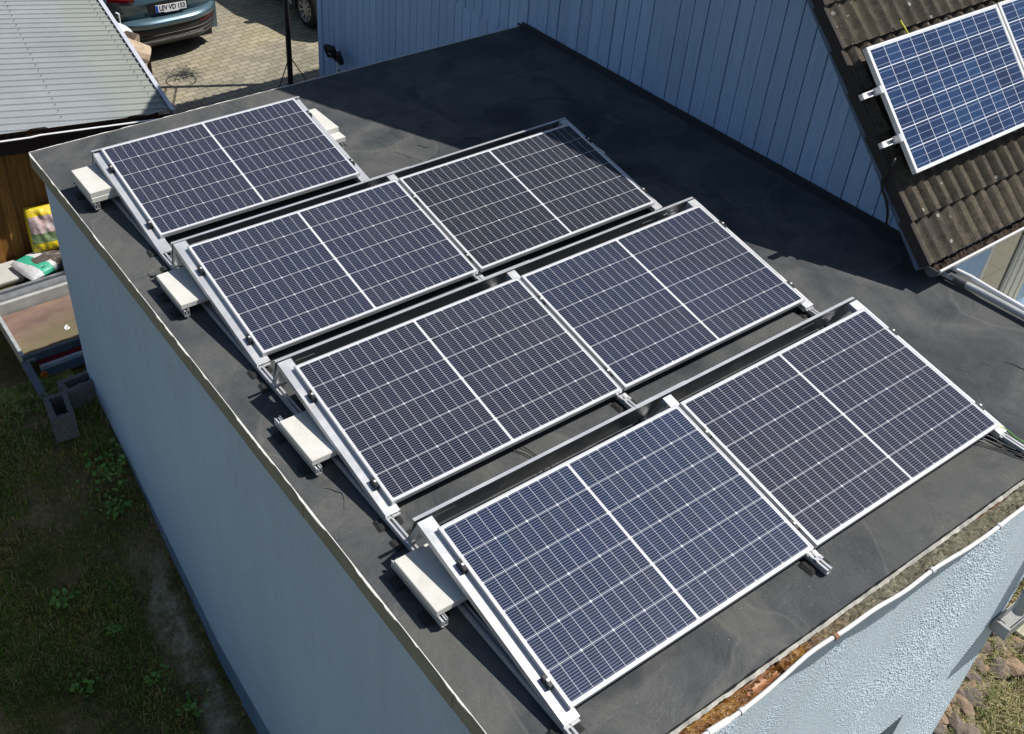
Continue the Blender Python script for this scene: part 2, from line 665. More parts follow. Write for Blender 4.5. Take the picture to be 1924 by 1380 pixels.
M = {}
M['membrane'] = mk_membrane()
M['cells'] = mk_cells()
M['poly'] = mk_polycells()
M['frame'] = mk_alu('panel_frame', (.58, .59, .61), .4, .36)
M['alu'] = mk_alu('rack_aluminium', (.72, .73, .745), .5, .36)
M['galv'] = mk_alu('galvanised_plate', (.30, .31, .32), .6, .45)
M['black'] = mk_plain('black_plastic', (.012, .012, .013), .45)
M['rubber'] = mk_plain('crumb_rubber', (.02, .02, .02), .9, bump=.8, bscale=90, bdist=.006, var=.6, scale=90)
M['steel'] = mk_alu('bolt_steel', (.82, .82, .80), .4, .3)
M['concrete'] = Mat('concrete_slab', rough=.88, spec=.25)
_c = M['concrete']
_w = _c.nt.nodes.new('ShaderNodeVectorMath'); _w.operation = 'ADD'
_c.nt.links.new(_c.tc.outputs['Object'], _w.inputs[0])
_cx = _c.vec(_c.rand_object() * 17.0, _c.rand_object() * 5.0, 0.0)
_c.nt.links.new(_cx, _w.inputs[1])
_n1 = _c.noise(6, 5, .65, vec=_w.outputs[0]); _n2 = _c.noise(150, 3, .6, vec=_w.outputs[0])
_k = _c.ramp(_n1, [(.3, (.57, .56, .51)), (.5, (.66, .65, .60)), (.7, (.70, .695, .655))])
_k = _c.mix(1.0, _k, _c.ramp(_n2, [(.32, (.88, .88, .87)), (.5, (1, 1, 1))]), 'MULTIPLY')
_c.link(_k, 'Base Color'); _c.bump(_n2, .4, .003)
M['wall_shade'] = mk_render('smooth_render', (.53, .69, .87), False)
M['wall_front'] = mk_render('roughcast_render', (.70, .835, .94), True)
M['plinth'] = mk_plain('plinth_paint', (.16, .25, .36), .8, var=.25, scale=4, bump=.4, bscale=40)
M['fascia'] = mk_plain('fascia_board', (.30, .30, .235), .8, var=.14, scale=6, bump=.2, bscale=40)
M['drip'] = mk_plain('drip_edge_white', (.72, .70, .66), .6, var=.15, scale=20)
M['white'] = mk_plain('white_plastic', (.82, .82, .82), .4, var=.04)
M['rimwhite'] = Mat('painted_rim', rough=.45)
M['rimwhite'].link(M['rimwhite'].ramp(M['rimwhite'].noise(13, 5, .75), [(.30, (.42, .40, .36)), (.42, (.74, .74, .73)), (.8, (.82, .82, .82))]), 'Base Color')
M['siding'] = mk_boards('blue_siding', (.37, .53, .76), (7, 7, .3))
M['siding2'] = mk_boards('blue_siding_lower', (.38, .54, .77), (7, 7, .3))
M['blue_dark'] = mk_plain('blue_backing', (.03, .06, .15), .9)
M['tile'] = mk_tile()
M['tile_dark'] = mk_plain('verge_tile', (.035, .029, .026), .9, var=.4, scale=25, bump=.4)
M['bargeboard'] = mk_plain('bargeboard_paint', (.10, .15, .23), .7)
M['gutter'] = mk_plain('gutter_zinc', (.62, .62, .62), .45, metal=.3, var=.1)
M['gutter_dark'] = mk_plain('gutter_end', (.10, .10, .11), .5)
M['humus'] = mk_plain('gutter_humus', (.045, .028, .018), .95, var=.6, scale=40, bump=1.0, bscale=50, bdist=.02)
M['pavers'] = mk_pavers()
M['soil'] = mk_soil()
M['grass'] = mk_grass()
M['wood'] = mk_wood('shed_board', (.36, .17, .04), (.15, .066, .019), (9, 9, .5))
M['timber_dark'] = mk_plain('dark_timber', (.035, .018, .012), .85)
M['pipe_grey'] = mk_plain('grey_pipe', (.42, .44, .45), .45, var=.08)
M['yellow'] = mk_plain('yellow_sheath', (.72, .72, .04), .5, var=.1)


# ------------------------------------------------------------------ terrain
prof = [(-60, -7.5), (-8, -5.9), (-2, -5.25), (1, -4.85), (3.23, -4.36), (4.0, -4.15), (4.79, -3.66), (5.3, -3.32), (5.9, -2.95), (6.2, -2.78), (6.55, -2.66), (6.9, -2.76), (7.4, -3.02), (9, -3.02), (40, -3.02)]


def ground_z(x, y):
    z = lerp_table(prof, y)
    zd = -3.02
    k = smoothstep(1.0, 1.5, x) * smoothstep(6.62, 6.9, y)
    k = max(k, smoothstep(9.4, 10.4, y))
    z = z * (1 - k) + min(z, zd) * k
    if x > 4.7 and y < 1.72:
        kk = smoothstep(4.7, 5.2, x)
        z = z * (1 - kk) + kk * (-4.75 + 0.25 * (y + 0.2) if y > -3 else z)
    return z


def build_terrain():
    xs = [-60, -30, -15, -9, -6] + [-5 + i * .125 for i in range(0, 129)] + [12, 14, 18, 25, 40, 60]
    ys = [-60, -30, -12, -8, -6] + [-5 + i * .125 for i in range(0, 113)] + [10, 12, 15, 20, 30, 60]
    rn = random.Random(3)
    mb = MB()

    def P(i, j):
        x, y = xs[i], ys[j]
        b = 0.03 * (rn.random() - .5)
        if y > 9.3 or (x > 1.3 and y > 6.5): b = 0
        return Vector((x, y, ground_z(x, y) + b))
    mb.grid(P, len(xs), len(ys))
    o = mb.build('lawn', M['soil'], smooth=True)
    tag(o, kind='structure')
    mb = MB().box((1.5, 7.2, -3.2), (40, 60, -3.0))
    tag(mb.build('driveway', M['pavers']), kind='structure')


build_terrain()

# ------------------------------------------------------------------ garage
RX0, RX1, RY0, RY1 = -0.36, 4.99, -0.315, 6.66
garage = thing('garage', 'flat roofed light blue garage with black bitumen roof carrying the solar panels', 'garage', (2.3, 3.2, -3.0))


def build_garage():
    # membrane: fine grid so that the surface can sag and wrinkle a little
    rn = random.Random(11)
    nx, ny = 120, 150
    ph = [(rn.uniform(.8, 3.2), rn.uniform(.8, 3.2), rn.uniform(0, 6.28), rn.uniform(.0006, .0022)) for _ in range(10)]

    def P(i, j):
        x = RX0 + (RX1 - RX0) * i / (nx - 1)
        y = RY0 + (RY1 - RY0) * j / (ny - 1)
        z = sum(a * math.sin(fx * x + fy * y + p) for fx, fy, p, a in ph)
        e = min(x - RX0, y - RY0, RX1 - x, RY1 - y)
        z *= min(1, e / .3)
        return Vector((x, y, z - .002))
    mb = MB()
    mb.grid(P, nx, ny)
    mb.build('roof_membrane', M['membrane'], garage, smooth=True)
    MB().box((RX0 + .02, RY0 + .02, -.16), (RX1 - .01, RY1 - .02, -.03)).build('roof_deck', M['timber_dark'], garage)
    for k, pts in enumerate(([(2.34, 5.13), (2.30, 5.05), (2.36, 4.93), (2.41, 4.80), (2.43, 4.72)],
                             [(2.62, 5.12), (2.55, 5.05), (2.58, 4.98), (2.63, 4.97)],
                             [(2.95, 4.95), (3.02, 4.93), (3.08, 4.88), (3.1, 4.80)],
                             [(-.05, 4.15), (-.18, 4.32), (-.22, 4.48), (-.14, 4.62)],
                             [(-.28, 5.95), (-.12, 6.02), (.02, 6.05), (.10, 6.18)],
                             [(-.22, 1.95), (-.14, 1.86), (-.2, 1.74)],
                             [(4.3, .4), (4.36, .25), (4.5, .12), (4.52, .0)])):
        path = []
        for i in range(len(pts) - 1):
            for q in range(6):
                t = q / 6
                path.append((pts[i][0] * (1 - t) + pts[i + 1][0] * t + .006 * math.sin(i * 5 + q), pts[i][1] * (1 - t) + pts[i + 1][1] * t, .0005))
        path.append((*pts[-1], .0005))
        n_ = len(path)
        MB().tube(path, [.0042 * math.sin(math.pi * (.08 + .84 * i / (n_ - 1))) for i in range(n_)], 6).build('membrane_fold', M['membrane'], garage, smooth=True)
    # walls: left wall, back wall, right wall, front wall with the opening
    w = MB()
    w.box((-.31, -.24, -6.6), (-.11, 6.61, -.16))
    w.box((-.11, 6.41, -6.6), (4.85, 6.61, -.16))
    w.box((4.65, -.04, -6.6), (4.85, 6.41, -.16))
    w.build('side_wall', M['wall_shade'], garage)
    f = MB()
    ox0, ox1, oz0, oz1 = 2.55, 3.785, -5.0, -3.03
    f.box((-.308, -.243, oz1), (4.85, -.04, -.16))
    f.box((-.308, -.243, -6.6), (ox0, -.04, oz1))
    f.box((ox1, -.243, -6.6), (4.85, -.04, oz1))
    # roughcast grains as real relief on the outer face
    st_ = .0105
    nx_, nz_ = int(5.155 / st_), int(4.9 / st_)
    rn = random.Random(19)
    idx = {}
    for j in range(nz_ + 1):
        for i in range(nx_ + 1):
            x, z = -.306 + i * st_, -.162 - j * st_
            if ox0 + .01 < x < ox1 - .01 and z < oz1 - .01: continue
            if x > 4.848: continue
            w_ = smoothstep(.22, .62, vnoise(x * 1.9 + z * .9, z * .8 - x * .5) * .62 + .38 * vnoise(x * 6, z * 3))
            g_ = rn.random() ** 2.2
            idx[(i, j)] = len(f.v)
            f.v.append(Vector((x + rn.uniform(-.003, .003), -.2445 - (.0009 + .0042 * w_) * g_, z + rn.uniform(-.003, .003))))
    for (i, j) in list(idx):
        q = ((i, j), (i + 1, j), (i + 1, j + 1), (i, j + 1))
        if all(c in idx for c in q):
            f.f.append(tuple(idx[c] for c in q))
            f.mi.append(0)
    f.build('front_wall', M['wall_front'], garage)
    d = MB().box((ox0, -.10, -6.6), (ox1, -.07, oz1 - .0))
    dd = d.build('door', mk_plain('door_paint', (.10, .14, .18), .6), garage)
    MB().box((ox1 - .13, -.16, -4.15), (ox1 - .11, -.10, -4.0)).build('handle', M['steel'], dd)
    # darker painted base band that follows the slope on the left side
    mb = MB()
    tab = [(-.2, .55), (2.0, .50), (3.2, .42), (4.8, .27), (5.7, .10), (6.1, .0), (6.58, -.05)]
    n = 40
    mb.grid(lambda i, j: Vector((-.3125, -.23 + 6.83 * i / (n - 1), ground_z(-.35, -.23 + 6.83 * i / (n - 1)) + (lerp_table(tab, -.23 + 6.83 * i / (n - 1)) if j else -.5))), n, 2)
    mb.build('plinth', M['plinth'], garage)
    # fascia on the left and at the back, made of lengths with visible joints
    fb = MB()
    y = RY0
    k = 0
    while y < RY1 - .01:
        y2 = min(RY1, y + .745)
        o = .002 * (k % 2)
        fb.box((RX0 - .012 - o, y + .002, -.135), (RX0 + .019, y2 - .002, -.005))
        y = y2
        k += 1
    fb.box((RX0 - .012, RY1 - .019, -.135), (RX1, RY1 + .012, -.005))
    fb.build('fascia', M['fascia'], garage)
    # narrow white drip edge: uneven, interrupted line
    rn = random.Random(5)
    de = MB()

    def strip(p0, p1, side, n=420):
        wd = []
        v = .005
        on = True
        for i in range(n):
            if rn.random() < .10: on = not on
            v = v * .6 + .4 * ((.004 + .009 * rn.random()) if on else .0004)
            wd.append(v)
        d = Vector((0, 0, .012))
        def P(i, j):
            c = p0.lerp(p1, i / (n - 1))
            return (c + side * .004, c - side * wd[i], c - side * wd[i] - d)[j]
        de.grid(P, n, 3)
    strip(Vector((RX0 - .009, RY0, .004)), Vector((RX0 - .009, RY1 + .009, .004)), Vector((1, 0, 0)))
    strip(Vector((RX0, RY1 + .010, .004)), Vector((RX1, RY1 + .010, .004)), Vector((0, -1, 0)))
    de.build('drip_edge', M['drip'], garage)
    # upstand of membrane against the house wall
    us = MB()
    us.prism([(4.945, .001), (4.985, .03), (4.997, .055), (4.997, -.02), (4.945, -.02)], 'y', 1.75, RY1 - .01)
    us.build('wall_upstand', mk_plain('bitumen_upstand', (.028, .030, .033), .9, var=.3, bump=.4), garage)


build_garage()


# --- garage gutter in front
def build_gutter():
    g = thing('roof_gutter', 'rusty half round gutter with wavy white rim along the garage front', 'gutter', (2.3, -.38, -.1))
    wave = [(-.6, -.385), (.2, -.375), (.485, -.377), (.684, -.392), (.993, -.385), (1.24, -.368), (1.386, -.362), (1.529, -.384), (1.9, -.378), (2.02, -.396), (2.41, -.386), (2.54, -.408), (2.84, -.418), (3.07, -.408), (3.3, -.405), (3.8, -.415), (4.4, -.4), (5.05, -.41)]

    def wy(x):
        return (lerp_table(wave, x - .09) + lerp_table(wave, x) + lerp_table(wave, x + .09)) / 3 - .022

    def wz(x):
        return -.055 + .012 * math.sin(x * 5.1) - .01 * math.sin(x * 2.2 + 1)
    n = 120
    mb = MB()

    def P(i, j):
        x = -.5 + 5.55 * i / (n - 1)
        t = j / 8
        a = math.pi * t
        yb, yf = -.300, wy(x)
        c = (yb + yf) / 2
        r = (yb - yf) / 2
        return Vector((x, c + r * math.cos(a), wz(x) - .06 * math.sin(a) + .015 * (1 - t)))
    mb.grid(P, n, 9)
    rust = Mat('gutter_rust', rough=.55, metal=.2)
    nn = rust.noise(7, 5, .7)
    rust.link(rust.ramp(nn, [(.3, (.10, .035, .012)), (.5, (.26, .10, .03)), (.7, (.42, .38, .32))]), 'Base Color')
    mb.build('trough', rust, g, smooth=True)
    rim = MB().tube([(x, wy(x), wz(x) + .004) for x in [-.5 + 5.55 * i / 90 for i in range(91)]], .0125, 10)
    rim.build('rim', M['rimwhite'], g, smooth=True)
    # pale flashing strip between the membrane and the trough
    fl = MB()
    rn = random.Random(2)
    fl.grid(lambda i, j: Vector((-.4 + 5.4 * i / 320, (-.316 - .002) if j == 0 else -.328 - .011 * (vnoise(i * .55, 3.1) * .7 + .3 * rn.random()), -.003 if j == 0 else -.022)), 321, 2)
    fl.build('flashing', mk_plain('flashing_pale', (.42, .405, .36), .8, var=.4, scale=14), g)
    bd = MB()
    rb = random.Random(77)
    pb = [(-.38 + 5.36 * i / 260, -.3165 + .003 * vnoise(i * .3, 1.7), .001) for i in range(261)]
    bd.tube(pb, [.0025 + .006 * vnoise(i * .45, 8.2) ** 2 + .0015 * rb.random() for i in range(261)], 5)
    bd.build('bitumen_bead', M['black'], g)
    # wet moss and silt lying in the trough
    de = MB()
    rn = random.Random(8)
    n2 = 260
    rnds = [[rn.random() for _ in range(n2)] for _ in range(9)]

    def D(i, j):
        x = -.48 + 5.5 * i / (n2 - 1)
        t = j / 8
        y = -.322 * (1 - t) + (wy(x) + .012) * t
        fill = .030 + .014 * math.sin(x * 3.7) + .012 * math.sin(x * 9.1 + 2)
        if x > 1.15: fill += .02
        z = wz(x) - .060 + fill + .012 * (1 - t) + .018 * (rnds[j][i] - .5) - .012 * math.sin(math.pi * t)
        return Vector((x, y, z))
    de.grid(D, n2, 9)
    sl = Mat('gutter_silt', rough=.8, spec=.5)
    x, y, z = sl.xyz()
    n1 = sl.noise(9, 6, .75)
    n3 = sl.noise(55, 4, .8)
    wet = sl.ramp(n1, [(.3, (.035, .016, .006)), (.5, (.17, .075, .018)), (.68, (.36, .20, .05))])
    dry = sl.ramp(n1, [(.3, (.05, .048, .03)), (.5, (.15, .14, .095)), (.7, (.27, .25, .19))])
    k = sl.remap(x + sl.noise(3, 3) * .8, -.55, -.15)
    c = sl.mix(k, wet, dry)
    c = sl.mix(1.0, c, sl.ramp(n3, [(.35, (.45, .45, .45)), (.65, (1.5, 1.5, 1.5))]), 'MULTIPLY')
    sl.link(c, 'Base Color')
    sl.link(sl.remap(k, 0, 1, .18, .95), 'Roughness')
    sl.bump(n3, .8, .01)
    de.build('silt', sl, g)
    # clips around the rim
    rusty = mk_plain('rusty_clip', (.28, .13, .07), .7)
    for i, xx in enumerate((.33, .78, 1.50, 2.34, 2.96, 3.62, 4.3)):
        mb = MB()
        yy, zz = wy(xx), wz(xx) + .004
        mb.tube([(xx - .013, yy, zz), (xx + .013, yy, zz)], .0195, 10)
        mb.build('clip', rusty if i == 2 else M['gutter'], g)
    sj = MB().tube([(.62 - .07, wy(.55), wz(.55) + .004), (.62 + .07, wy(.69), wz(.69) + .004)], .0178, 10)
    sj.build('joint_sleeve', M['white'], g)


build_gutter()


def build_downpipe():
    d = thing('downpipe', 'grey plastic downpipe ending in a small open trough at the front wall corner', 'downpipe', (4.85, -.3, -2.7))
    path = [(5.0, -.40, -.13), (5.0, -.40, -.25), (4.86, -.36, -.55), (4.86, -.33, -.9), (4.86, -.33, -2.28)]
    MB().tube(path, .042, 14).build('pipe', M['pipe_grey'], d, smooth=True)
    MB().tube([(4.86, -.33, -2.16), (4.86, -.33, -2.40)], .050, 14).build('socket', M['pipe_grey'], d, smooth=True)
    c = MB()
    c.tube([(4.86, -.33, -2.06), (4.86, -.33, -2.035)], .053, 14)
    c.box((4.84, -.29, -2.06), (4.88, -.235, -2.035))
    c.build('bracket', M['galv'], d)
    h = MB()
    x0, x1, y0, y1, z0, z1 = 4.66, 5.35, -.395, -.255, -2.56, -2.43
    t = .008
    h.box((x0, y0, z0), (x1, y1, z0 + t))
    h.box((x0, y0, z0 + t), (x1, y0 + t, z1))
    h.box((x0, y1 - t, z0 + t), (x1, y1, z1))
    h.box((x0, y0 + t, z0 + t), (x0 + .03, y1 - t, z1 - .002))
    h.build('open_trough', mk_plain('trough_plastic', (.30, .31, .31), .5), d)


build_downpipe()


# ------------------------------------------------------------------ solar racks and panels
TILT = R(10.645)
PL, PB, PT = 1.762, 1.134, 0.034
ZLOW = 0.11
ROWY = [4.743, 3.102, 1.551, 0.0]         # row 1 (far) ... row 4 (near)
NCOL = [1, 2, 2, 2]
XOFF = [0.0, 0.0, 0.0, 0.0]
GAP = 0.026


def panel_mesh():
    root = thing('solar_module', 'x', 'solar panel', (0, 0, 0))
    # local frame: x along the row, y up the slope, z normal; top surface at z=0
    f = MB()
    w = .0085
    f.bbox((0, 0, -PT), (PL, w, 0), .0015)
    f.bbox((0, PB - w, -PT), (PL, PB, 0), .0015)
    f.bbox((0, w, -PT), (w, PB - w, 0), .0015)
    f.bbox((PL - w, w, -PT), (PL, PB - w, 0), .0015)
    f.box((w, w, -PT), (w + .022, PB - w, -PT + .002))
    f.box((PL - w - .022, w, -PT), (PL - w, PB - w, -PT + .002))
    f.build('frame', M['frame'], root, local=True)
    g = MB().box((w - .001, w - .001, -.007), (PL - w + .001, PB - w + .001, -.0018))
    g.build('cell_sheet', M['cells'], root, local=True)
    j = MB().bbox((PL / 2 - .05, PB - .16, -.03), (PL / 2 + .05, PB - .09, -.008), .003)
    j.build('junction_box', M['black'], root, local=True)
    return root


PLABEL = {
    (0, 0): 'solar panel standing alone in the farthest row beside the back edge of the flat roof',
    (1, 0): 'left solar panel of the second row, in front of the lone far panel',
    (1, 1): 'right solar panel of the second row with its far corner in house shadow',
    (2, 0): 'left solar panel of the third row, behind the bluest front panel',
    (2, 1): 'right solar panel of the third row, reaching close to the house eave shadow',
    (3, 0): 'front left solar panel, the bluest and nearest, beside a concrete slab',
    (3, 1): 'front right solar panel with a yellow green cable leaving its low corner',
}
PREFLECT = {(0, 0): (1.0, 1.0, 1.25, 1), (1, 0): (1.0, 1.05, 1.3, 1), (1, 1): (.75, .78, .8, 1), (2, 0): (1.05, 1.05, 1.15, 1),
         (2, 1): (.9, 1.0, 1.3, 1), (3, 0): (1.2, 1.5, 1.95, 1), (3, 1): (1.05, 1.02, 1.2, 1)}  # view-dependent sky reflection put into the cell colour, panel by panel
proto = panel_mesh()
first = True
for r in range(4):
    for c in range(NCOL[r]):
        o = proto if first else copy_tree(proto)
        first = False
        o.location = (XOFF[r] + c * (PL + GAP), ROWY[r], ZLOW)
        o.rotation_euler = (TILT, 0, 0)
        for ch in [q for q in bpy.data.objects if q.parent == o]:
            ch.color = PREFLECT[(r, c)]
        tag(o, PLABEL[(r, c)], 'solar panel', 'solar panels on the flat garage roof')


def clamp_parts(parent, x, yv, M_t):
    """black clamp with a bright bolt on the frame edge at panel-local height yv"""
    cm = MB()
    cm.bbox((x - .013, yv - .035, -.040), (x + .013, yv + .035, .0035), .002, M_t)
    o = cm.build('clamp', M['black'], parent)
    b = MB()
    p0 = M_t @ Vector((x, yv, .003))
    p1 = M_t @ Vector((x, yv, .011))
    b.tube([p0, p1], .0085, 8)
    b.build('bolt', M['steel'], o)


def build_rack(r, label):
    y0 = ROWY[r] - (.09 if r == 0 else 0)
    zl = ZLOW - (.017 if r == 0 else 0)
    n = NCOL[r]
    W = n * PL + (n - 1) * GAP
    root = thing('mounting_rack', label, 'solar mount', (W / 2, y0 + .6, 0), 0, 'aluminium racks under the solar rows')
    Mt = Matrix.Translation((0, y0, zl)) @ Matrix.Rotation(TILT, 4, 'X')
    xs = [-.014] + ([PL + GAP / 2] if n == 2 else []) + [W + .018]
    for k, x in enumerate(xs):
        wl, wr = (.050, .045) if k == 0 else (.034, .034)
        dz = -.030 if (n == 2 and k == 1) else 0.0
        if k == len(xs) - 1: wl, wr = .045, .036
        ra = MB()
        # hat profile running up the slope, its flat top carries the frames
        ra.box((x - wl, -.045, -PT - .006 + dz), (x + wr, PB + .002, -PT - .001 + dz), Mt)
        ra.box((x - wl, PB + .002, -PT - .006), (x + wr, PB + .092, -PT - .001), Mt)
        ra.box((x - wl, -.045, -PT - .046), (x - wl + .004, PB + .092, -PT - .006 + dz), Mt)
        ra.box((x + wr - .004, -.045, -PT - .046), (x + wr, PB + .092, -PT - .006 + dz), Mt)
        ra.build('support_rail', M['alu'], root)
        # rear post, U profile leaning outwards
        zt = ZLOW + (PB + .07) * math.sin(TILT) - .05
        yt = y0 + (PB + .07) * math.cos(TILT)
        po = MB()
        a = Vector((0, yt, zt))
        b = Vector((0, yt + .105, .05))
        d = (b - a).normalized()
        nrm = Vector((0, d.z, -d.y))
        for (xa, xb, ta, tb) in ((x - wl + .006, x + wr - .006, -.002, .002), (x - wl + .006, x - wl + .010, .002, .03), (x + wr - .010, x + wr - .006, .002, .03)):
            q = []
            for X in (xa, xb):
                for t in (ta, tb):
                    q.append((X, t))
            vs = []
            for base in (a, b):
                for X, t in ((xa, ta), (xb, ta), (xb, tb), (xa, tb)):
                    vs.append(Vector((X, 0, 0)) + Vector((0, base.y, base.z)) - nrm * t)
            po.add(vs, [(0, 1, 2, 3), (4, 7, 6, 5), (0, 4, 5, 1), (1, 5, 6, 2), (2, 6, 7, 3), (3, 7, 4, 0)])
        po.build('rear_post', M['alu'], root)
        # front foot bracket
        fo = MB().box((x - wl + .004, y0 - .05, .05), (x + wr - .004, y0 - .046 + .02, ZLOW - PT - .035))
        fo.build('front_foot', M['alu'], root)
    # rear deflector plate with a folded lip and slots near each post
    ytop, ztop = y0 + 1.240, .286
    ybot, zbot = y0 + 1.305, .075
    xa, xb = -.062, W + .075
    pl = MB()

    def pz(x, t, off=0.0):
        return Vector((x, ytop + (ybot - ytop) * t + off, ztop + (zbot - ztop) * t))
    slots = []
    for k, x in enumerate(xs):
        if k == 0: slots.append((x + .10, x + .24))
        elif k == len(xs) - 1: slots.append((x - .24, x - .10)); slots.append((x - .46, x - .32))
    cuts = sorted(set([xa, xb] + [v for s_ in slots for v in s_]))
    tcuts = [0.0, .30, .36, 1.0]
    for i in range(len(cuts) - 1):
        for j in range(3):
            if j == 1 and any(abs(cuts[i] - s_[0]) < 1e-6 for s_ in slots):
                continue
            x1, x2, t1, t2 = cuts[i], cuts[i + 1], tcuts[j], tcuts[j + 1]
            pl.add([pz(x1, t1), pz(x2, t1), pz(x2, t2), pz(x1, t2), pz(x1, t1, .0015), pz(x2, t1, .0015), pz(x2, t2, .0015), pz(x1, t2, .0015)],
                   [(0, 3, 2, 1), (4, 5, 6, 7), (0, 1, 5, 4), (1, 2, 6, 5), (2, 3, 7, 6), (3, 0, 4, 7)])
    pl.build('rear_plate', M['galv'], root)
    lp = MB()
    lp.box((xa, ytop - .001, ztop + .0), (xb, ytop + .021, ztop + .003))
    lp.box((xa, ytop + .018, ztop - .012), (xb, ytop + .021, ztop))
    if n == 2:
        xm = PL + GAP / 2
        lp.box((xm - .22, ytop - .004, ztop + .003), (xm + .21, ytop + .024, ztop + .006))
    lp.build('plate_lip', M['alu'], root)
    for k, x in enumerate(xs):
        for yv in ((.165, .885) if r else (.255, .975)):
            cx = -.0125 if k == 0 else (W + .0125 if k == len(xs) - 1 else PL + GAP / 2)
            clamp_parts(root, cx, yv, Mt)
    return root


build_rack(0, 'short aluminium rack under the lone far solar panel')
build_rack(1, 'aluminium rack of the second row with rear plate shining white in the sun')
build_rack(2, 'aluminium rack of the third row, between second and front solar rows')
build_rack(3, 'aluminium rack of the front row with brightly glinting left rear corner')


def base_rail(x, ya, yb, label, wide=.040, inner=False):
    b = MB()
    h = .050
    b.box((x - wide / 2, ya, .012), (x + wide / 2, yb, .016))
    b.box((x - wide / 2, ya, .016), (x - wide / 2 + .004, yb, h))
    b.box((x + wide / 2 - .004, ya, .016), (x + wide / 2, yb, h))
    b.box((x - wide / 2 + .004, ya, h - .004), (x - .007, yb, h - .0005))
    b.box((x + .007, ya, h - .004), (x + wide / 2 - .004, yb, h - .0005))
    o = b.build('base_rail', M['alu'], loc=(x, (ya + yb) / 2, 0))
    tag(o, label, 'rail', 'long base rails under the solar racks')
    return o


base_rail(-.045, -.33, 6.06, 'aluminium base rail running along the left roof edge under all four rows')
base_rail(1.765, -.125, 6.06, 'middle aluminium base rail whose end sticks out between the two front panels')
base_rail(3.566, -.215, 4.42, 'right aluminium base rail beside the yellow green cable')

# crumb rubber pads under the rails
pad0 = None
pad_spots = []
for yr in ROWY:
    for dx in (-.045, 1.765, 3.566):
        if yr == ROWY[0] and dx > 3: continue
        pad_spots += [(dx, yr - .03), (dx, yr + 1.36)]
for i, (x, y) in enumerate(pad_spots):
    if pad0 is None:
        mb = MB()
        rn = random.Random(4)
        n = 9
        mb.grid(lambda a, b: Vector((-.085 + .17 * a / (n - 1), -.05 + .10 * b / (n - 1), (.010 + .003 * rn.random()) if 0 < a < n - 1 and 0 < b < n - 1 else -.004)), n, n)
        pad0 = mb.build('rubber_pad', M['rubber'])
        p = pad0
    else:
        p = pad0.copy()
        col.objects.link(p)
    p.location = (x, y, .001)
    p.rotation_euler = (0, 0, random.uniform(-.12, .12))
    tag(p, 'small black crumb rubber mat under a base rail of the solar rows', 'rubber mat', 'rubber mats under the base rails')


# ------------------------------------------------------------------ concrete ballast slabs with their carrier rails
def slab(x0, x1, y0, y1, ztop, th, label, name='concrete_slab'):
    mb = MB()
    cx, cy = (x0 + x1) / 2, (y0 + y1) / 2
    mb.bbox((x0, y0, ztop - th), (x1, y1, ztop), .004)
    o = mb.build(name, M['concrete'], loc=(cx, cy, ztop - th))
    tag(o, label, 'concrete slab', 'concrete slabs weighing down the racks')
    return o


slab(-.226, .172, .790, 1.190, .130, .045, 'pale concrete slab beside the front left solar panel, nearest to the camera')
slab(-.226, .172, 2.062, 2.462, .130, .045, 'pale concrete slab at the left end of the third solar row')
slab(-.240, .160, 3.842, 4.262, .130, .042, 'pale concrete slab at the left end of the second solar row')
slab(-.255, .150, 5.475, 5.890, .180, .046, 'upper concrete slab of the pair at the left end of the far panel')
slab(-.252, .152, 5.470, 5.885, .133, .046, 'lower concrete slab of the pair at the left end of the far panel')
slab(1.555, 1.953, 5.414, 5.824, .180, .048, 'upper concrete slab of the stepped pair right of the far panel')
slab(1.565, 1.960, 5.310, 5.720, .131, .048, 'lower concrete slab of the stepped pair right of the far panel')
slab(3.335, 3.735, 3.915, 4.310, .130, .045, 'shaded concrete slab peeping out right of the second solar row')


def carrier(xc, y0, y1, label, ztop=.083):
    b = MB()
    b.box((xc - .02, y0, .028), (xc + .02, y1, .032))
    for s in (-1, 1):
        b.box((xc + s * .02 - (.003 if s > 0 else 0), y0, .032), (xc + s * .02 + (.003 if s < 0 else 0), y1, ztop))
    b.box((xc - .017, y0, ztop - .012), (xc - .006, y1, ztop - .009))
    b.box((xc + .006, y0, ztop - .012), (xc + .017, y1, ztop - .009))
    b.box((xc - .003, y0, .032), (xc + .003, y1, ztop - .02))
    tag(b.build('carrier_rail', M['alu'], loc=(xc, (y0 + y1) / 2, .028)), label, 'rail', 'short rails carrying the concrete slabs')
    for yy in (y0 + .10, y1 - .10):
        p = pad0.copy()
        col.objects.link(p)
        p.location = (xc, yy, .016)
        p.scale = (.85, .9, 1)
        tag(p, 'small black crumb rubber mat under a rail that carries a concrete slab', 'rubber mat', 'rubber mats under the slab rails')


carrier(-.195, .755, 1.23, 'short aluminium rail under the outer edge of the front concrete slab')
carrier(-.195, 2.035, 2.55, 'short aluminium rail under the outer edge of the third row concrete slab')
carrier(-.205, 3.835, 4.24, 'short aluminium rail under the outer edge of the second row concrete slab')
carrier(-.215, 5.465, 5.86, 'short aluminium rail under the slab pair at the far left corner')
carrier(1.93, 5.305, 5.75, 'short aluminium rail under the stepped slab pair', .082)
carrier(3.70, 3.92, 4.30, 'short aluminium rail under the shaded right slab', .083)

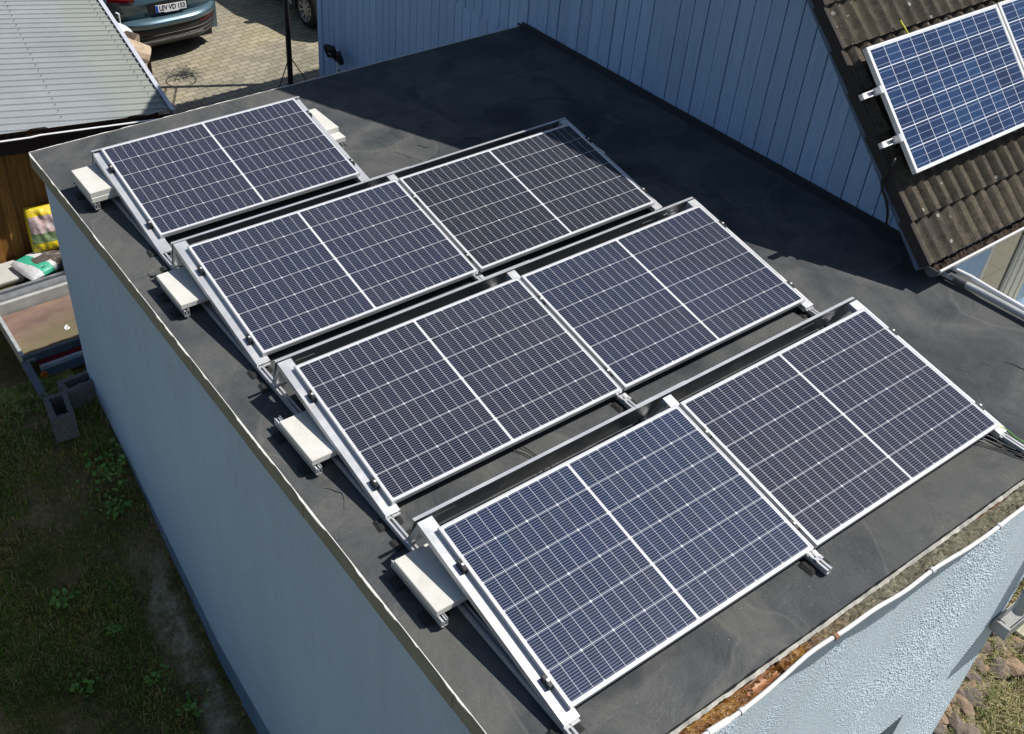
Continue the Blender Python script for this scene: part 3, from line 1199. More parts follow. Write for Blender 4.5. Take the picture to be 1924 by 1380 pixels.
# ------------------------------------------------------------------ cables on the roof
def cable(name, pts, r, mat, label, cat='cable', n=40, group=None):
    # smooth path through the points
    P = [Vector(p) for p in pts]
    out = []
    ext = [P[0] * 2 - P[1]] + P + [P[-1] * 2 - P[-2]]
    seg = max(2, n // (len(P) - 1))
    for i in range(1, len(ext) - 2):
        p0, p1, p2, p3 = ext[i - 1:i + 3]
        for k in range(seg):
            t = k / seg
            out.append(.5 * ((2 * p1) + (p2 - p0) * t + (2 * p0 - 5 * p1 + 4 * p2 - p3) * t * t + (3 * p1 - p0 - 3 * p2 + p3) * t ** 3))
    out.append(P[-1])
    o = MB().tube(out, r, 8).build(name, mat, smooth=True, loc=tuple(P[0]))
    return tag(o, label, cat, group)


M['earth'] = Mat('earth_cable', rough=.5)
_x, _y, _z = M['earth'].xyz()
M['earth'].link(M['earth'].mix(M['earth'].noise(2, 1).gt(.62), (.62, .68, .05), (.10, .28, .05)), 'Base Color')
cable('earth_cable', [(3.50, .10, .05), (3.55, .03, .075), (3.595, -.02, .07), (3.60, -.10, .055), (3.615, -.18, .045), (3.64, -.28, .02), (3.66, -.36, -.02)], .0055, M['earth'], 'yellow and green earth cable at the right end of the front row')
for k, (dx, lab) in enumerate(((.0, 'black solar cable nearest the earth cable at the front right panel'), (-.03, 'black solar cable running between two others at the front right panel'), (-.055, 'outermost black solar cable hanging below the front right panel'))):
    cable('solar_cable', [(3.40 + dx, .10, .06), (3.47 + dx, .0, .05 - .01 * k), (3.51 + dx * .8, -.09, .03 - .006 * k), (3.545 + dx * .7, -.18, .022), (3.59 + dx * .6, -.28, .012), (3.61 + dx * .6, -.36, -.02)], .004, M['black'], lab, group='cables at the front right corner')
cable('solar_cable', [(.80, 1.66, .05), (.90, 1.58, .012), (.945, 1.50, .009), (.958, 1.41, .010), (.93, 1.32, .05)], .0033, M['black'], 'left thin black cable crossing the gap in front of the third row')
cable('solar_cable', [(.88, 1.66, .05), (.955, 1.585, .018), (.985, 1.50, .010), (.992, 1.41, .012), (.97, 1.30, .06)], .0033, M['black'], 'right thin black cable crossing the gap in front of the third row')
cable('solar_cable', [(2.16, 3.2, .05), (2.20, 3.10, .03), (2.235, 2.98, .010), (2.25, 2.88, .012), (2.20, 2.75, .05)], .0033, M['black'], 'thin black cable crossing the gap between second and third rows')

# ------------------------------------------------------------------ conduit pipes on the right roof edge
def build_conduits():
    p = MB().tube([(4.79, 1.36, .052), (4.80, 1.20, .052), (4.825, .9, .052), (4.835, .6, .052), (4.85, -.05, .052), (4.86, -.32, .03)], .026, 12)
    tag(p.build('conduit_pipe', M['pipe_grey'], smooth=True, loc=(4.83, .6, .05)), 'grey plastic conduit pipe lying along the right edge of the flat roof', 'pipe')
    q = MB().tube([(4.86, 1.42, .05), (4.88, 1.22, .075), (4.88, 1.08, .085), (4.862, .90, .090), (4.872, .60, .080), (4.89, -.05, .05), (4.90, -.32, .03)], .017, 10)
    tag(q.build('conduit_pipe', M['white'], smooth=True, loc=(4.88, .6, .05)), 'thinner white conduit pipe bending beside the grey pipe at the roof edge', 'pipe')
    c = MB().tube([(4.802, 1.24, .052), (4.812, 1.06, .052)], .029, 12)
    tag(c.build('pipe_sleeve', M['gutter_dark'], smooth=True, loc=(4.81, 1.15, .05)), 'dark connecting sleeve on the grey conduit pipe', 'pipe sleeve')


build_conduits()

# ------------------------------------------------------------------ house
T = 1.024
EY, EZ = 1.253, .222                 # lower end of the tiles at the front eave
YR = 6.26                            # ridge
ZR = EZ + T * (YR - EY)
YB = 11.54                           # rear eave
TB = (ZR - EZ) / (YB - YR)
VX = 4.545                           # verge
HX1 = 9.5
COS, SIN = 1 / math.hypot(1, T), T / math.hypot(1, T)
house = thing('house', 'blue timber clad house with brown tiled roof beside the flat garage roof', 'house', (7, 6.5, -3.0))


def ztop(y, off=0.17):
    return min(EZ + T * (y - EY), EZ + TB * (YB - y)) - off


def build_house():
    # wall body behind the cladding
    b = MB()
    poly = [(1.76, -6), (11.22, -6), (11.22, ztop(11.22, .2)), (YR, ztop(YR, .2)), (1.76, ztop(1.76, .2))]
    b.prism(poly, 'x', 5.035, HX1)
    b.build('wall', M['blue_dark'], house)
    rn = random.Random(21)
    # upper gable cladding: boards with open grooves
    cl = MB()
    p = .1615
    y = 1.735
    while y < 11.2:
        y2 = min(y + p, 11.25)
        a, c = y + .0055, y2 - .0055
        zb = .02 if a < 6.69 else -.165 + .004 * rn.random()
        if a < 1.95: zb = .02
        xo = 5.0 + .011 * rn.random()
        if ztop(a) > zb + .03 and ztop(c) > zb + .03:
            pts = [(a, zb), (c, zb), (c, ztop(c))]
            if a < YR < c: pts.append((YR, ztop(YR)))
            pts.append((a, ztop(a)))
            cl.prism(pts, 'x', xo, 5.03)
        y = y2
    cl.build('gable_cladding', M['siding'], house)
    lo = MB()
    p = .1583
    y = 6.66
    while y < 11.2:
        y2 = y + p
        xo = 5.022 + .003 * rn.random()
        lo.box((xo, y + .004, -3.0), (5.034, min(y2, 11.24) - .004, -.17))
        y = y2
    lo.box((5.012, 11.12, -3.0), (5.021, 11.245, -.17))
    lo.build('lower_cladding', M['siding2'], house)
    # front wall cladding and the window below the eave
    fr = MB()
    for (xa, xb) in ((5.0, 6.60), (7.62, 9.4)):
        x = xa
        while x < xb - .01:
            x2 = min(x + .1615, xb)
            fr.box((x + .0028, 1.72 + .004 * rn.random(), -1.9), (x2 - .0028, 1.75, ztop(1.75)))
            x = x2
    fr.build('front_cladding', M['siding'], house)
    w = MB()
    # frames of a sliding door, several upright profiles
    for (a, c, d0) in ((6.60, 6.66, 0), (7.20, 7.235, 0), (7.25, 7.30, .02), (7.315, 7.37, 0), (7.385, 7.45, .02), (7.465, 7.52, 0), (7.535, 7.605, .015)):
        w.bbox((a, 1.715 - d0 * .5, -1.9), (c, 1.755, .05), .004)
    w.box((6.66, 1.72, -.02), (7.20, 1.755, .05))
    w.box((6.66, 1.72, -1.9), (7.20, 1.755, -1.84))
    win = w.build('window', mk_plain('window_frame', (.62, .62, .60), .5, var=.06), house)
    g = MB().box((6.66, 1.738, -1.84), (7.20, 1.744, -.02))
    gm = Mat('window_glass', rough=.03, color=(.045, .043, .035), spec=.8)
    g.build('pane', gm, win)
    # roof: rows of double-roll tiles
    roll = .1485
    nx = 7

    def prof_r(u):
        u = abs(((u % 1.0) - .5)) / .25
        return .040 * (.5 + .5 * math.cos(math.pi * min(1, u)))
    xs = []
    x = VX
    while x < HX1:
        for k in range(nx):
            xs.append(x + roll * k / nx)
        x += roll
    course = .345
    rf = MB()
    nc = int(math.hypot(YR - EY, ZR - EZ) / course) + 1
    for side in (1, -1):
        for k in range(nc):
            s0, s1 = k * course, min((k + 1) * course + .05, (nc - .0) * course)

            def P(i, j, s0=s0, s1=s1, side=side, k=k):
                s = (s0, s0, s1)[j]
                n = (.0 - .030, .0, -.036)[j] + (prof_r((xs[i] - VX) / roll - .18) if j else prof_r((xs[i] - VX) / roll - .18) * .98)
                n += .003 * math.sin(i * .9 + k * 2.1)
                yy, zz = EY + s * COS - n * SIN, EZ + s * SIN + n * COS
                if side < 0: yy = YB - (yy - EY) * (YB - YR) / (YR - EY)
                return Vector((xs[i], yy, zz))
            rf.grid(P, len(xs), 3)
    roof = rf.build('roof', M['tile'], house, smooth=True, angle=50)
    # verge tiles: hanging side flanges, one per course
    vg = MB()
    for side in (1, -1):
        for k in range(nc):
            s0, s1 = k * course - .005, (k + 1) * course + .02
            q = []
            for s, n in ((s0, .006), (s0, -.085), (s1, -.110), (s1, -.018)):
                yy, zz = EY + s * COS - n * SIN, EZ + s * SIN + n * COS
                if side < 0: yy = YB - (yy - EY) * (YB - YR) / (YR - EY)
                q.append((yy, zz))
            vg.prism(q, 'x', VX - .014 + .002 * (k % 2), VX + .012)
    vg.build('verge_tile', M['tile_dark'], roof)
    rg = MB().tube([(VX - .02 + .42 * i, YR, ZR + .03) for i in range(12)], .11, 10)
    rg.build('ridge_tile', M['tile_dark'], roof, smooth=True)
    # boarding under the tiles, closes the overhang
    sl = MB()
    for side in (1, -1):
        q = []
        for s, n in ((.06, -.055), (nc * course, -.055), (nc * course, -.125), (.06, -.125)):
            yy, zz = EY + s * COS - n * SIN, EZ + s * SIN + n * COS
            if side < 0: yy = YB - (yy - EY) * (YB - YR) / (YR - EY)
            q.append((yy, zz))
        sl.prism(q, 'x', VX + .05, HX1)
    sl.build('roof_boarding', M['timber_dark'], house)
    bb = MB()
    for side in (1, -1):
        q = []
        for s, n in ((-.02, -.07), (nc * course, -.07), (nc * course, -.155), (-.02, -.155)):
            yy, zz = EY + s * COS - n * SIN, EZ + s * SIN + n * COS
            if side < 0: yy = YB - (yy - EY) * (YB - YR) / (YR - EY)
            q.append((yy, zz))
        bb.prism(q, 'x', VX + .022, VX + .046)
    bb.build('bargeboard', M['bargeboard'], house)
    # eave gutter
    n = 10
    gt = MB()
    gy0, gy1, gz = EY + .045, EY - .075, EZ - .035
    gt.grid(lambda i, j: Vector((VX + .03 + (HX1 - VX - .03) * i, (gy0 + gy1) / 2 + (gy0 - gy1) / 2 * math.cos(math.pi * j / n), gz - .075 * math.sin(math.pi * j / n))), 2, n + 1)
    gut = gt.build('eave_gutter', M['gutter'], house, smooth=True)
    rim = MB().tube([(VX + .03, gy1, gz + .004), (HX1, gy1, gz + .004)], .0105, 8)
    rim.build('gutter_rim', mk_plain('rim_zinc', (.66, .66, .66), .4, metal=.2, var=.06), gut, smooth=True)
    ec = MB()
    pts = [((gy0 + gy1) / 2 + (gy0 - gy1) / 2 * math.cos(math.pi * j / n), gz - .075 * math.sin(math.pi * j / n)) for j in range(n + 1)]
    ec.prism(pts, 'x', VX + .022, VX + .03)
    ec.build('end_cap', M['gutter_dark'], gut)
    hm = MB()
    r2 = random.Random(6)
    N = 200
    rr = [[r2.random() for _ in range(N)] for _ in range(5)]
    hm.grid(lambda i, j: Vector((VX + .035 + (HX1 - VX - .05) * i / (N - 1), gy1 + .012 + (gy0 - gy1 - .02) * j / 4, gz - .026 + .03 * (rr[j][i] - .5))), N, 5)
    hm.build('leaf_litter', M['humus'], gut)


build_house()


# --- old panels on the house roof
def roof_pt(x, s, n):
    return Vector((x, EY + s * COS - n * SIN, EZ + s * SIN + n * COS))


def old_panel(x0, s0, label, rot=0.0):
    L, B = 1.66, .99
    root = thing('roof_solar_module', label, 'solar panel', (0, 0, 0), 0, 'blue panels on the tiled house roof')
    root.rotation_mode = 'XYZ'
    root.rotation_euler = (math.atan(T), 0, 0)
    root.location = roof_pt(x0, s0, .14)
    f = MB()
    w = .028
    f.bbox((0, 0, -.04), (L, w * .7, 0), .002)
    f.bbox((0, B - w * .7, -.04), (L, B, 0), .002)
    f.bbox((0, w * .7, -.04), (w, B - w * .7, 0), .002)
    f.bbox((L - w, w * .7, -.04), (L, B - w * .7, 0), .002)
    f.build('frame', mk_alu('old_frame', (.78, .79, .78), .3, .4), root, local=True)
    MB().box((w - .002, w * .6, -.012), (L - w + .002, B - w * .6, -.003)).build('cell_sheet', M['poly'], root, local=True)
    return root


S0 = (1.648 - EY) * 1 / COS + .10
old_panel(4.602, S0, 'blue polycrystalline panel in white frame on the house roof, wholly in view')
old_panel(4.602 + 1.68, S0 + .004, 'blue polycrystalline panel on the house roof, cut off by the top right picture corner')
for i, ds in enumerate((.285, .665)):
    root = thing('panel_rail', ('lower' if i == 0 else 'upper') + ' white mounting rail end sticking out left of the blue roof panel', 'rail', tuple(roof_pt(4.6, S0 + ds, .05)), 0, 'rail ends beside the roof panel')
    Mr = Matrix.Translation(roof_pt(0, S0 + ds, .0)) @ Matrix.Rotation(math.atan(T), 4, 'X')
    r = MB()
    r.box((4.43, -.022, .060), (7.9, -.014, .097), Mr)
    r.box((4.43, .014, .060), (7.9, .022, .097), Mr)
    r.box((4.43, -.014, .060), (7.9, .014, .066), Mr)
    r.box((4.43, -.014, .091), (4.475, .014, .097), Mr)
    r.build('rail_profile', M['white'], root)
    c = MB().bbox((4.565, -.03, .085), (4.604, .03, .146), .003, Mr)
    c.build('end_clamp', M['alu'], root)
cable('roof_cable', [tuple(roof_pt(5.20, 1.78, .05)), tuple(roof_pt(5.23, 1.62, .055)), tuple(roof_pt(5.24, 1.5, .06))], .007, M['yellow'], 'short yellow green cable above the blue roof panel')
cable('roof_cable', [tuple(roof_pt(4.70, .98, .07)), tuple(roof_pt(4.62, .86, .05)), tuple(roof_pt(4.53, .80, .04)), (4.50, 1.80, .66), (4.515, 1.72, .52), (4.55, 1.70, .42), (4.62, 1.72, .30)], .011, M['black'], 'black cable hanging from the roof panel over the verge')

# terrace in front of the house
mb = MB().box((5.05, .75, -6.6), (12, 1.715, -1.9))
tl = Mat('terrace_tile', rough=.5)
bt = tl.nt.nodes.new('ShaderNodeTexBrick')
bt.offset = 0
for k_, v_ in (('Scale', 1), ('Brick Width', .3), ('Row Height', .3), ('Mortar Size', .004)):
    bt.inputs[k_].default_value = v_
bt.inputs['Color1'].default_value = (.62, .58, .42, 1)
bt.inputs['Color2'].default_value = (.66, .62, .46, 1)
bt.inputs['Mortar'].default_value = (.35, .33, .25, 1)
tl.nt.links.new(tl.tc.outputs['Object'], bt.inputs['Vector'])
tl.link(bt.outputs[0], 'Base Color')
tag(mb.build('terrace', tl), kind='structure')


# --- flood light on the lower wall
def build_flood():
    t = thing('flood_light', 'black double flood light on white arm on the shaded blue wall', 'lamp', (4.95, 10.5, -2.2))
    MB().tube([(4.98, 10.47, -2.3), (4.93, 10.47, -2.3), (4.88, 10.47, -2.22), (4.88, 10.47, -1.88)], .016, 8).build('arm', M['white'], t)
    h = MB()
    Mh = Matrix.Translation((4.83, 10.56, -1.76)) @ Matrix.Rotation(.5, 4, 'Z') @ Matrix.Rotation(-.5, 4, 'Y')
    h.bbox((-.04, -.085, -.11), (.04, .085, .11), .015, Mh)
    hd = h.build('lamp_head', M['black'], t)
    MB().box((-.0425, -.03, -.008), (-.0405, .03, .004), Mh).build('maker_mark', M['white'], hd)
    h = MB()
    Mh = Matrix.Translation((4.86, 10.36, -1.79)) @ Matrix.Rotation(-.5, 4, 'Z') @ Matrix.Rotation(-.3, 4, 'Y')
    h.bbox((-.035, -.06, -.085), (.035, .06, .085), .012, Mh)
    h.build('lamp_head', M['black'], t)
    j = MB().tube([(4.88, 10.55, -1.88), (4.88, 10.38, -1.88)], .02, 8)
    j.build('joint', M['black'], t)
    s = MB().tube([(4.885, 10.43, -2.4), (4.885, 10.43, -2.0)], .012, 6)
    s.build('cable', M['black'], t)
    for k, yy in enumerate((10.17, 9.92)):
        b = MB().bbox((4.93, yy - .06, -2.16), (5.02, yy + .06, -2.0 + .03 * k), .02)
        tag(b.build('wall_fitting', M['black'], loc=(4.97, yy, -2.1)), ('left' if k == 0 else 'right') + ' small black fitting on the blue wall just above the garage roof edge', 'wall fitting')


build_flood()

# ------------------------------------------------------------------ shed behind the garage
def build_shed():
    SR = Vector((1.954, 9.342, -1.40))
    tA = math.tan(R(7.5))
    EA = Vector((-.99, .139, tA))
    EB = Vector((.139, .99, 0))
    NN = EB.cross(EA).normalized()
    if NN.z < 0: NN = -NN
    sh = thing('shed', 'brown board shed with grey ribbed metal roof behind the garage corner', 'shed', (.2, 10.2, -3.0))

    def P(a, b, n=0.0):
        return SR + EA * a + EB * b + NN * n

    def fb(a):
        return -.147 * a
    # ribbed sheet roof: ribs run along EA
    rib = .165
    A1 = 4.2
    mb = MB()
    bs = []
    b = -1.2
    while b < 6.2:
        for d, h in ((0, 0), (.128, 0), (.133, .017), (.140, .020), (.156, .020), (.1625, -.004)):
            bs.append((b + d, h))
        b += rib
    # each rib line starts on the front edge or the right edge
    vs, fs = [], []
    for (bb, h) in bs:
        a0 = max(0.0, -bb / .147) if bb < 0 else 0.0
        a0 = min(a0, A1)
        vs += [P(a0, bb if a0 < A1 else bb, h), P(A1, bb, h)]
    for i in range(len(bs) - 1):
        if bs[i + 1][0] < fb(A1): continue
        fs.append((2 * i, 2 * i + 1, 2 * i + 3, 2 * i + 2))
    mb.add(vs, fs)
    rm = Mat('ribbed_sheet', rough=.55, spec=.35)
    n1 = rm.noise(1.2, 4, .6)
    n2 = rm.noise(50, 3, .7)
    x, y, z = rm.xyz()
    c = rm.ramp(n1, [(.3, (.25, .275, .29)), (.7, (.31, .335, .345))])
    c = rm.mix(1.0, c, rm.ramp(n2, [(.3, (.88, .88, .88)), (.7, (1.1, 1.1, 1.1))]), 'MULTIPLY')
    edge = rm.remap(x + y * -.14 + rm.noise(3, 4) * .25, 1.15, 1.55)
    c = rm.mix(edge * .40, c, (.29, .31, .22))
    rm.link(c, 'Base Color')
    roof = mb.build('roof', rm, sh)
    sc_ = MB()
    k = 0
    b = -.3
    rows = (.16, 1.27, 2.4)
    while b < 5.6:
        for a in rows:
            if b > fb(a) + .05:
                p0 = P(a, b + .142, .019)
                sc_.box(tuple(p0 + Vector((-.006, -.006, 0))), tuple(p0 + Vector((.006, .006, .008))))
        b += rib
    so = sc_.build('roofing_screw', M['black'], roof)
    so['kind'] = 'stuff'
    tr = MB()
    q = [P(-.025, -.02, .03), P(-.025, 6.2, .03), P(.035, 6.2, .035), P(.035, -.02, .035), P(-.025, -.02, -.09), P(-.025, 6.2, -.09), P(-.015, -.02, -.09), P(-.015, 6.2, -.09)]
    tr.add(q, [(0, 1, 2, 3), (0, 4, 5, 1), (4, 6, 7, 5)])
    tr.build('edge_trim', mk_plain('trim_pale', (.52, .54, .60), .5, var=.08), roof)
    gt = MB()
    pts = [P(a, fb(a) - .05, -.05) for a in (-.10, .4, .9, 1.3, 1.55)] + [P(1.66, fb(1.66) - .055, -.06), P(2.0, fb(2.0) - .06, -.06), P(4.2, fb(4.2) - .06, -.06)]
    gt.tube(pts, .011, 8)
    g = gt.build('gutter_rim', M['white'], sh, smooth=True)
    gb = MB()
    gb.grid(lambda i, j: P(-.1 + 4.3 * i / 30, fb(-.1 + 4.3 * i / 30) - .045 + (0, .02, .05, .08)[j], (-.05, -.11, -.12, -.05)[j]), 31, 4)
    gb.build('gutter_channel', M['timber_dark'], sh)
    fa = MB()
    f0, f1 = P(0.02, .02), P(4.2, fb(4.2) + .02)
    fa.add([f0 + Vector((0, 0, -.03)), f1 + Vector((0, 0, -.03)), f1 + Vector((0, 0, -.28)), f0 + Vector((0, 0, -.28))], [(0, 1, 2, 3)])
    fa.build('eave_board', M['timber_dark'], sh)
    # front wall of upright boards, standing back under the roof
    w = MB()
    a = .12
    rn = random.Random(9)
    while a < 4.0:
        w_ = .125 + .02 * rn.random()
        p0, p1 = P(a, fb(a) + .36), P(a + w_, fb(a + w_) + .36)
        off = Vector((0, -.022 if int(a / .13) % 2 else 0, 0))
        q = [p0 + off, p1 + off]
        zb = -3.02
        vs = []
        for dy in (0, .022):
            for p in q:
                vs += [Vector((p.x, p.y + dy, zb)), Vector((p.x, p.y + dy, p.z - .1))]
        w.add(vs, [(0, 2, 3, 1), (4, 5, 7, 6), (0, 1, 5, 4), (2, 6, 7, 3), (1, 3, 7, 5)])
        a += w_ * .93
    w.build('board_wall', M['wood'], sh)
    sw = MB()
    sw.add([P(.12, .3) + Vector((0, 0, -1.9)), P(.12, 6) + Vector((0, 0, -1.9)), P(.12, 6) + Vector((0, 0, -.05)), P(.12, .3) + Vector((0, 0, -.05))], [(0, 1, 2, 3)])
    sw.build('side_wall', M['timber_dark'], sh)


build_shed()


# ------------------------------------------------------------------ firewood
def log_mesh(L, r, seed, split=False):
    rn = random.Random(seed)
    mb = MB()
    n = 14
    ph = [rn.random() for _ in range(n)]

    def P(i, j):
        t = 2 * math.pi * i / n
        rr = r * (.86 + .22 * ph[i])
        x, z = rr * math.cos(t), rr * math.sin(t)
        if split and z < -.25 * r: z = -.25 * r
        y = (-L / 2, -L / 2, L / 2, L / 2)[j]
        f = (.0, 1, 1, .0)[j]
        return Vector((x * f, y, z * f))
    mb.grid(P, n, 4, close_u=True)
    return mb


def build_firewood():
    bark = mk_plain('log_bark', (.085, .06, .042), .95, var=.6, scale=14, bump=1, bscale=30, bdist=.02)
    cut = Mat('log_cut', rough=.8)
    cut.link(cut.ramp(cut.noise(9, 6, .7, dist=2), [(.3, (.22, .14, .085)), (.5, (.46, .35, .24)), (.7, (.58, .48, .36))]), 'Base Color')
    fr = thing('firewood_rack', 'dark firewood rack at the shed side near the parked teal car', 'rack', (2.42, 12.08, -3.0))
    f = MB()
    for yy in (11.70, 12.88):
        f.box((2.57, yy - .025, -3.0), (2.61, yy + .025, -1.79))
        f.box((2.13, yy - .025, -3.0), (2.17, yy + .025, -1.79))
    f.box((2.13, 11.68, -2.9), (2.61, 12.9, -2.86))
    f.build('rack_posts', M['timber_dark'], fr)
    spots = [(2.45, 11.83, -1.74, .17, True, 'pale split log on top of the firewood, its cut face to the garage'),
             (2.44, 12.18, -1.70, .16, True, 'grey split log leaning at the back of the firewood top'),
             (2.33, 11.90, -2.00, .15, False, 'round dark log below the pale split log in the rack'),
             (2.51, 11.81, -2.16, .11, False, 'weathered log end low at the rack post')]
    rn = random.Random(12)
    for i, (x, y, z, r, sp, lab) in enumerate(spots):
        mb = log_mesh(.36, r, 30 + i, sp)
        nb = len(mb.f)
        mb.mi = [0] * nb
        n = 14
        for k, fc in enumerate(mb.f):
            if k < n or k >= 2 * n: mb.mi[k] = 1
        Mr = Matrix.Translation((x, y, z)) @ Euler((.5 if i == 0 else .2, .2, .35 * rn.random() + (1.2 if i == 0 else .6))).to_matrix().to_4x4()
        mb.v = [Mr @ v for v in mb.v]
        tag(mb.build('firewood_log', [cut if i == 0 else bark, cut], loc=(x, y, z)), lab, 'log', 'firewood beside the shed')
    body = MB()
    nlog = 0
    for zz in range(6):
        for yy in range(6):
            m2 = log_mesh(.40, .09, nlog, False)
            Mr = Matrix.Translation((2.38, 11.83 + yy * .19, -2.78 + zz * .145)) @ Matrix.Rotation(math.pi / 2, 4, 'Z')
            m2.v = [Mr @ v for v in m2.v]
            if zz < 5 or yy > 3:
                o = m2.build('firewood_log', bark, loc=(2.38, 11.83 + yy * .19, -2.78 + zz * .145))
                tag(o, 'dark log lying in the lower layers of the firewood rack', 'log', 'stacked firewood in the rack')
            nlog += 1
    # white cover sheet
    mb = MB()
    rn = random.Random(3)
    mb.grid(lambda i, j: Vector((2.36 + .27 * i / 6, 12.18 + .50 * j / 6, -1.50 - .13 * (i / 6) ** 2 - .10 * abs(j / 6 - .4) + .02 * rn.random())), 7, 7)
    o = mb.build('cover_sheet', M['white'], smooth=True, loc=(2.5, 12.4, -1.6))
    o.modifiers.new('thick', 'SOLIDIFY').thickness = .006
    tag(o, 'white plastic sheet covering the back of the firewood', 'sheet')
    st = thing('marker_stick', 'thin white marker stick with red foot behind the firewood', 'stick', (2.64, 12.8, -3.0))
    MB().tube([(2.64, 12.8, -3.0), (2.64, 12.8, -1.72)], .011, 8).build('shaft', mk_plain('marker_red', (.45, .03, .03), .5), st)
    MB().tube([(2.64, 12.8, -1.72), (2.64, 12.8, -1.56), (2.60, 12.8, -1.53)], .014, 8).build('tip', M['white'], st)


build_firewood()


# ------------------------------------------------------------------ trailer, blocks and bags between shed and garage
def build_trailer():
    t = thing('trailer', 'small grey flatbed trailer with weathered red brown floor behind the garage corner', 'trailer', (-.1, 7.8, -3.0))
    steel = mk_plain('trailer_steel', (.115, .14, .165), .5, var=.15, metal=.2)
    x0, x1, y0, y1, zt = -.735, .52, 7.33, 8.20, -2.58
    bed = Mat('trailer_floor', rough=.85)
    n1 = bed.noise(3.0, 5, .65, vec=bed.coords((1, 1.6, 1)))
    n2 = bed.noise(22, 5, .75, vec=bed.coords((.5, 2.2, 1), (0, 0, -.3)))
    x, y, z = bed.xyz()
    moss = bed.remap(y * -1.0 + x * .35 + bed.noise(4, 4) * .35, -.05, .30)
    c = bed.ramp(n1, [(.3, (.13, .085, .065)), (.55, (.21, .135, .105)), (.75, (.27, .175, .12))])
    c = bed.mix(moss * .7, c, (.15, .135, .065))
    c = bed.mix(bed.remap(n2, .60, .72) * .55, c, (.42, .36, .31))
    c = bed.mix(bed.remap(n2, .36, .30) * .5, c, (.06, .055, .05))
    bed.link(c, 'Base Color')
    fl = MB().box((x0 + .02, y0 + .03, zt - .09), (x1 - .02, y1 - .02, zt - .05)).build('floor', bed, t)
    Mc = Matrix.Translation((-.18, 7.63, zt - .049)) @ Matrix.Rotation(-.15, 4, 'Z')
    vs, fs = text_mesh('6', .12, Mc, .001)
    MB().add(vs, fs).build('chalk_number', M['white'], fl)
    s = MB()
    s.box((x0 - .012, y0 + .012, zt - .20), (x0 + .012, y1 - .0, zt - .004))
    s.box((x0 - .018, y0 + .012, zt - .004), (x0 + .018, y1, zt + .012))
    s.build('side_board', mk_plain('side_pale', (.50, .52, .52), .5, metal=.3), t)
    MB().box((x1 - .012, y0 + .012, zt - .28), (x1 + .012, y1, zt)).build('side_board', steel, t)
    f = MB()
    f.box((x0 - .5, y1, zt - .15), (x1, y1 + .05, zt + .08))
    f.build('head_board', mk_plain('head_galv', (.40, .40, .37), .6, var=.25, scale=5), t)
    f = MB()
    f.box((x0 - .5, y1 + .055, zt + .055), (x1, y1 + .10, zt + .11))
    f.box((x0 - .5, y1 + .12, zt + .0), (x1, y1 + .17, zt + .09))
    f.box((x0 - .5, y1 + .20, zt + .02), (x1, y1 + .24, zt + .10))
    f.build('head_rail', mk_plain('rail_zinc', (.34, .355, .38), .45, metal=.5), t)
    b = MB().box((x0 - .01, y0 - .02, zt - .09), (x1 + .01, y0 + .01, zt + .002))
    b.build('rear_board', steel, t)
    MB().box((x0 + .13, y0 - .026, zt - .15), (x1, y0 - .0, zt - .092)).build('red_strip', mk_plain('red_lens', (.20, .012, .018), .3), t)
    MB().box((x0 + .13, y0 - .060, zt - .20), (x1, y0 - .0, zt - .152)).build('white_strip', mk_plain('white_lens', (.55, .62, .68), .4), t)
    MB().box((x0 + .13, y0 - .050, zt - .32), (x1, y0 - .0, zt - .202)).build('light_board', mk_plain('light_board_grey', (.16, .23, .30), .6), t)
    MB().tube([(-.59, y0 - .050, zt - .262), (-.59, y0 - .075, zt - .262)], .036, 18).build('turn_light', mk_plain('orange_lens', (.75, .22, .02), .3, var=.08), t)
    MB().bbox((x0 + .01, y0 - .045, zt - .075), (x0 + .11, y0 - .02, zt - .03), .006).build('latch', M['galv'], t)
    lg = MB()
    lg.prism([(y0 - .02, zt - .10), (y0 - .02, zt - .04), (y0 - 1.0, zt - .16), (y0 - 1.0, zt - .22)], 'x', x0 - .04, x0 + .035)
    lg.build('side_beam', steel, t)
    # wheel hidden in the dark underneath
    wh = MB().tube([(x0 + .14, 7.85, -2.82), (x0 + .26, 7.85, -2.82)], .18, 24)
    wh.build('wheel', M['black'], t)


build_trailer()


def hollow_block(x, y, ztop, rz, L, W, h, label):
    mb = MB()
    rn = random.Random(int(L * 1000))
    t = .045

    def ring(z, j):
        return
    n = 10
    Mr = Matrix.Translation((x, y, ztop - h)) @ Matrix.Rotation(rz, 4, 'Z')
    out, inn = [], []
    for (a, b, cnt, dx, dy) in ((-L / 2, -W / 2, n, L, 0), (L / 2, -W / 2, n, 0, W), (L / 2, W / 2, n, -L, 0), (-L / 2, W / 2, n, 0, -W)):
        for k in range(cnt):
            px, py = a + dx * k / cnt, b + dy * k / cnt
            jit = .006
            out.append((px + rn.uniform(-jit, jit), py + rn.uniform(-jit, jit)))
            sx, sy = (L / 2 - t) / (L / 2), (W / 2 - t) / (W / 2)
            inn.append((px * sx + rn.uniform(-.008, .008), py * sy + rn.uniform(-.008, .008)))
    N = len(out)
    vs = []
    for P, z in ((out, 0), (out, h), (inn, h), (inn, .02)):
        for p in P:
            vs.append(Mr @ Vector((p[0], p[1], z + (rn.uniform(-.006, .006) if z == h else 0))))
    fs = []
    for lv in range(3):
        for i in range(N):
            fs.append((lv * N + i, lv * N + (i + 1) % N, (lv + 1) * N + (i + 1) % N, (lv + 1) * N + i))
    fs.append(tuple(range(3 * N, 4 * N)))
    fs.append(tuple(range(N))[::-1])
    mb.add(vs, fs)
    o = mb.build('hollow_block', M['block'], loc=(x, y, ztop - h))
    tag(o, label, 'concrete block', 'hollow blocks at the garage corner')


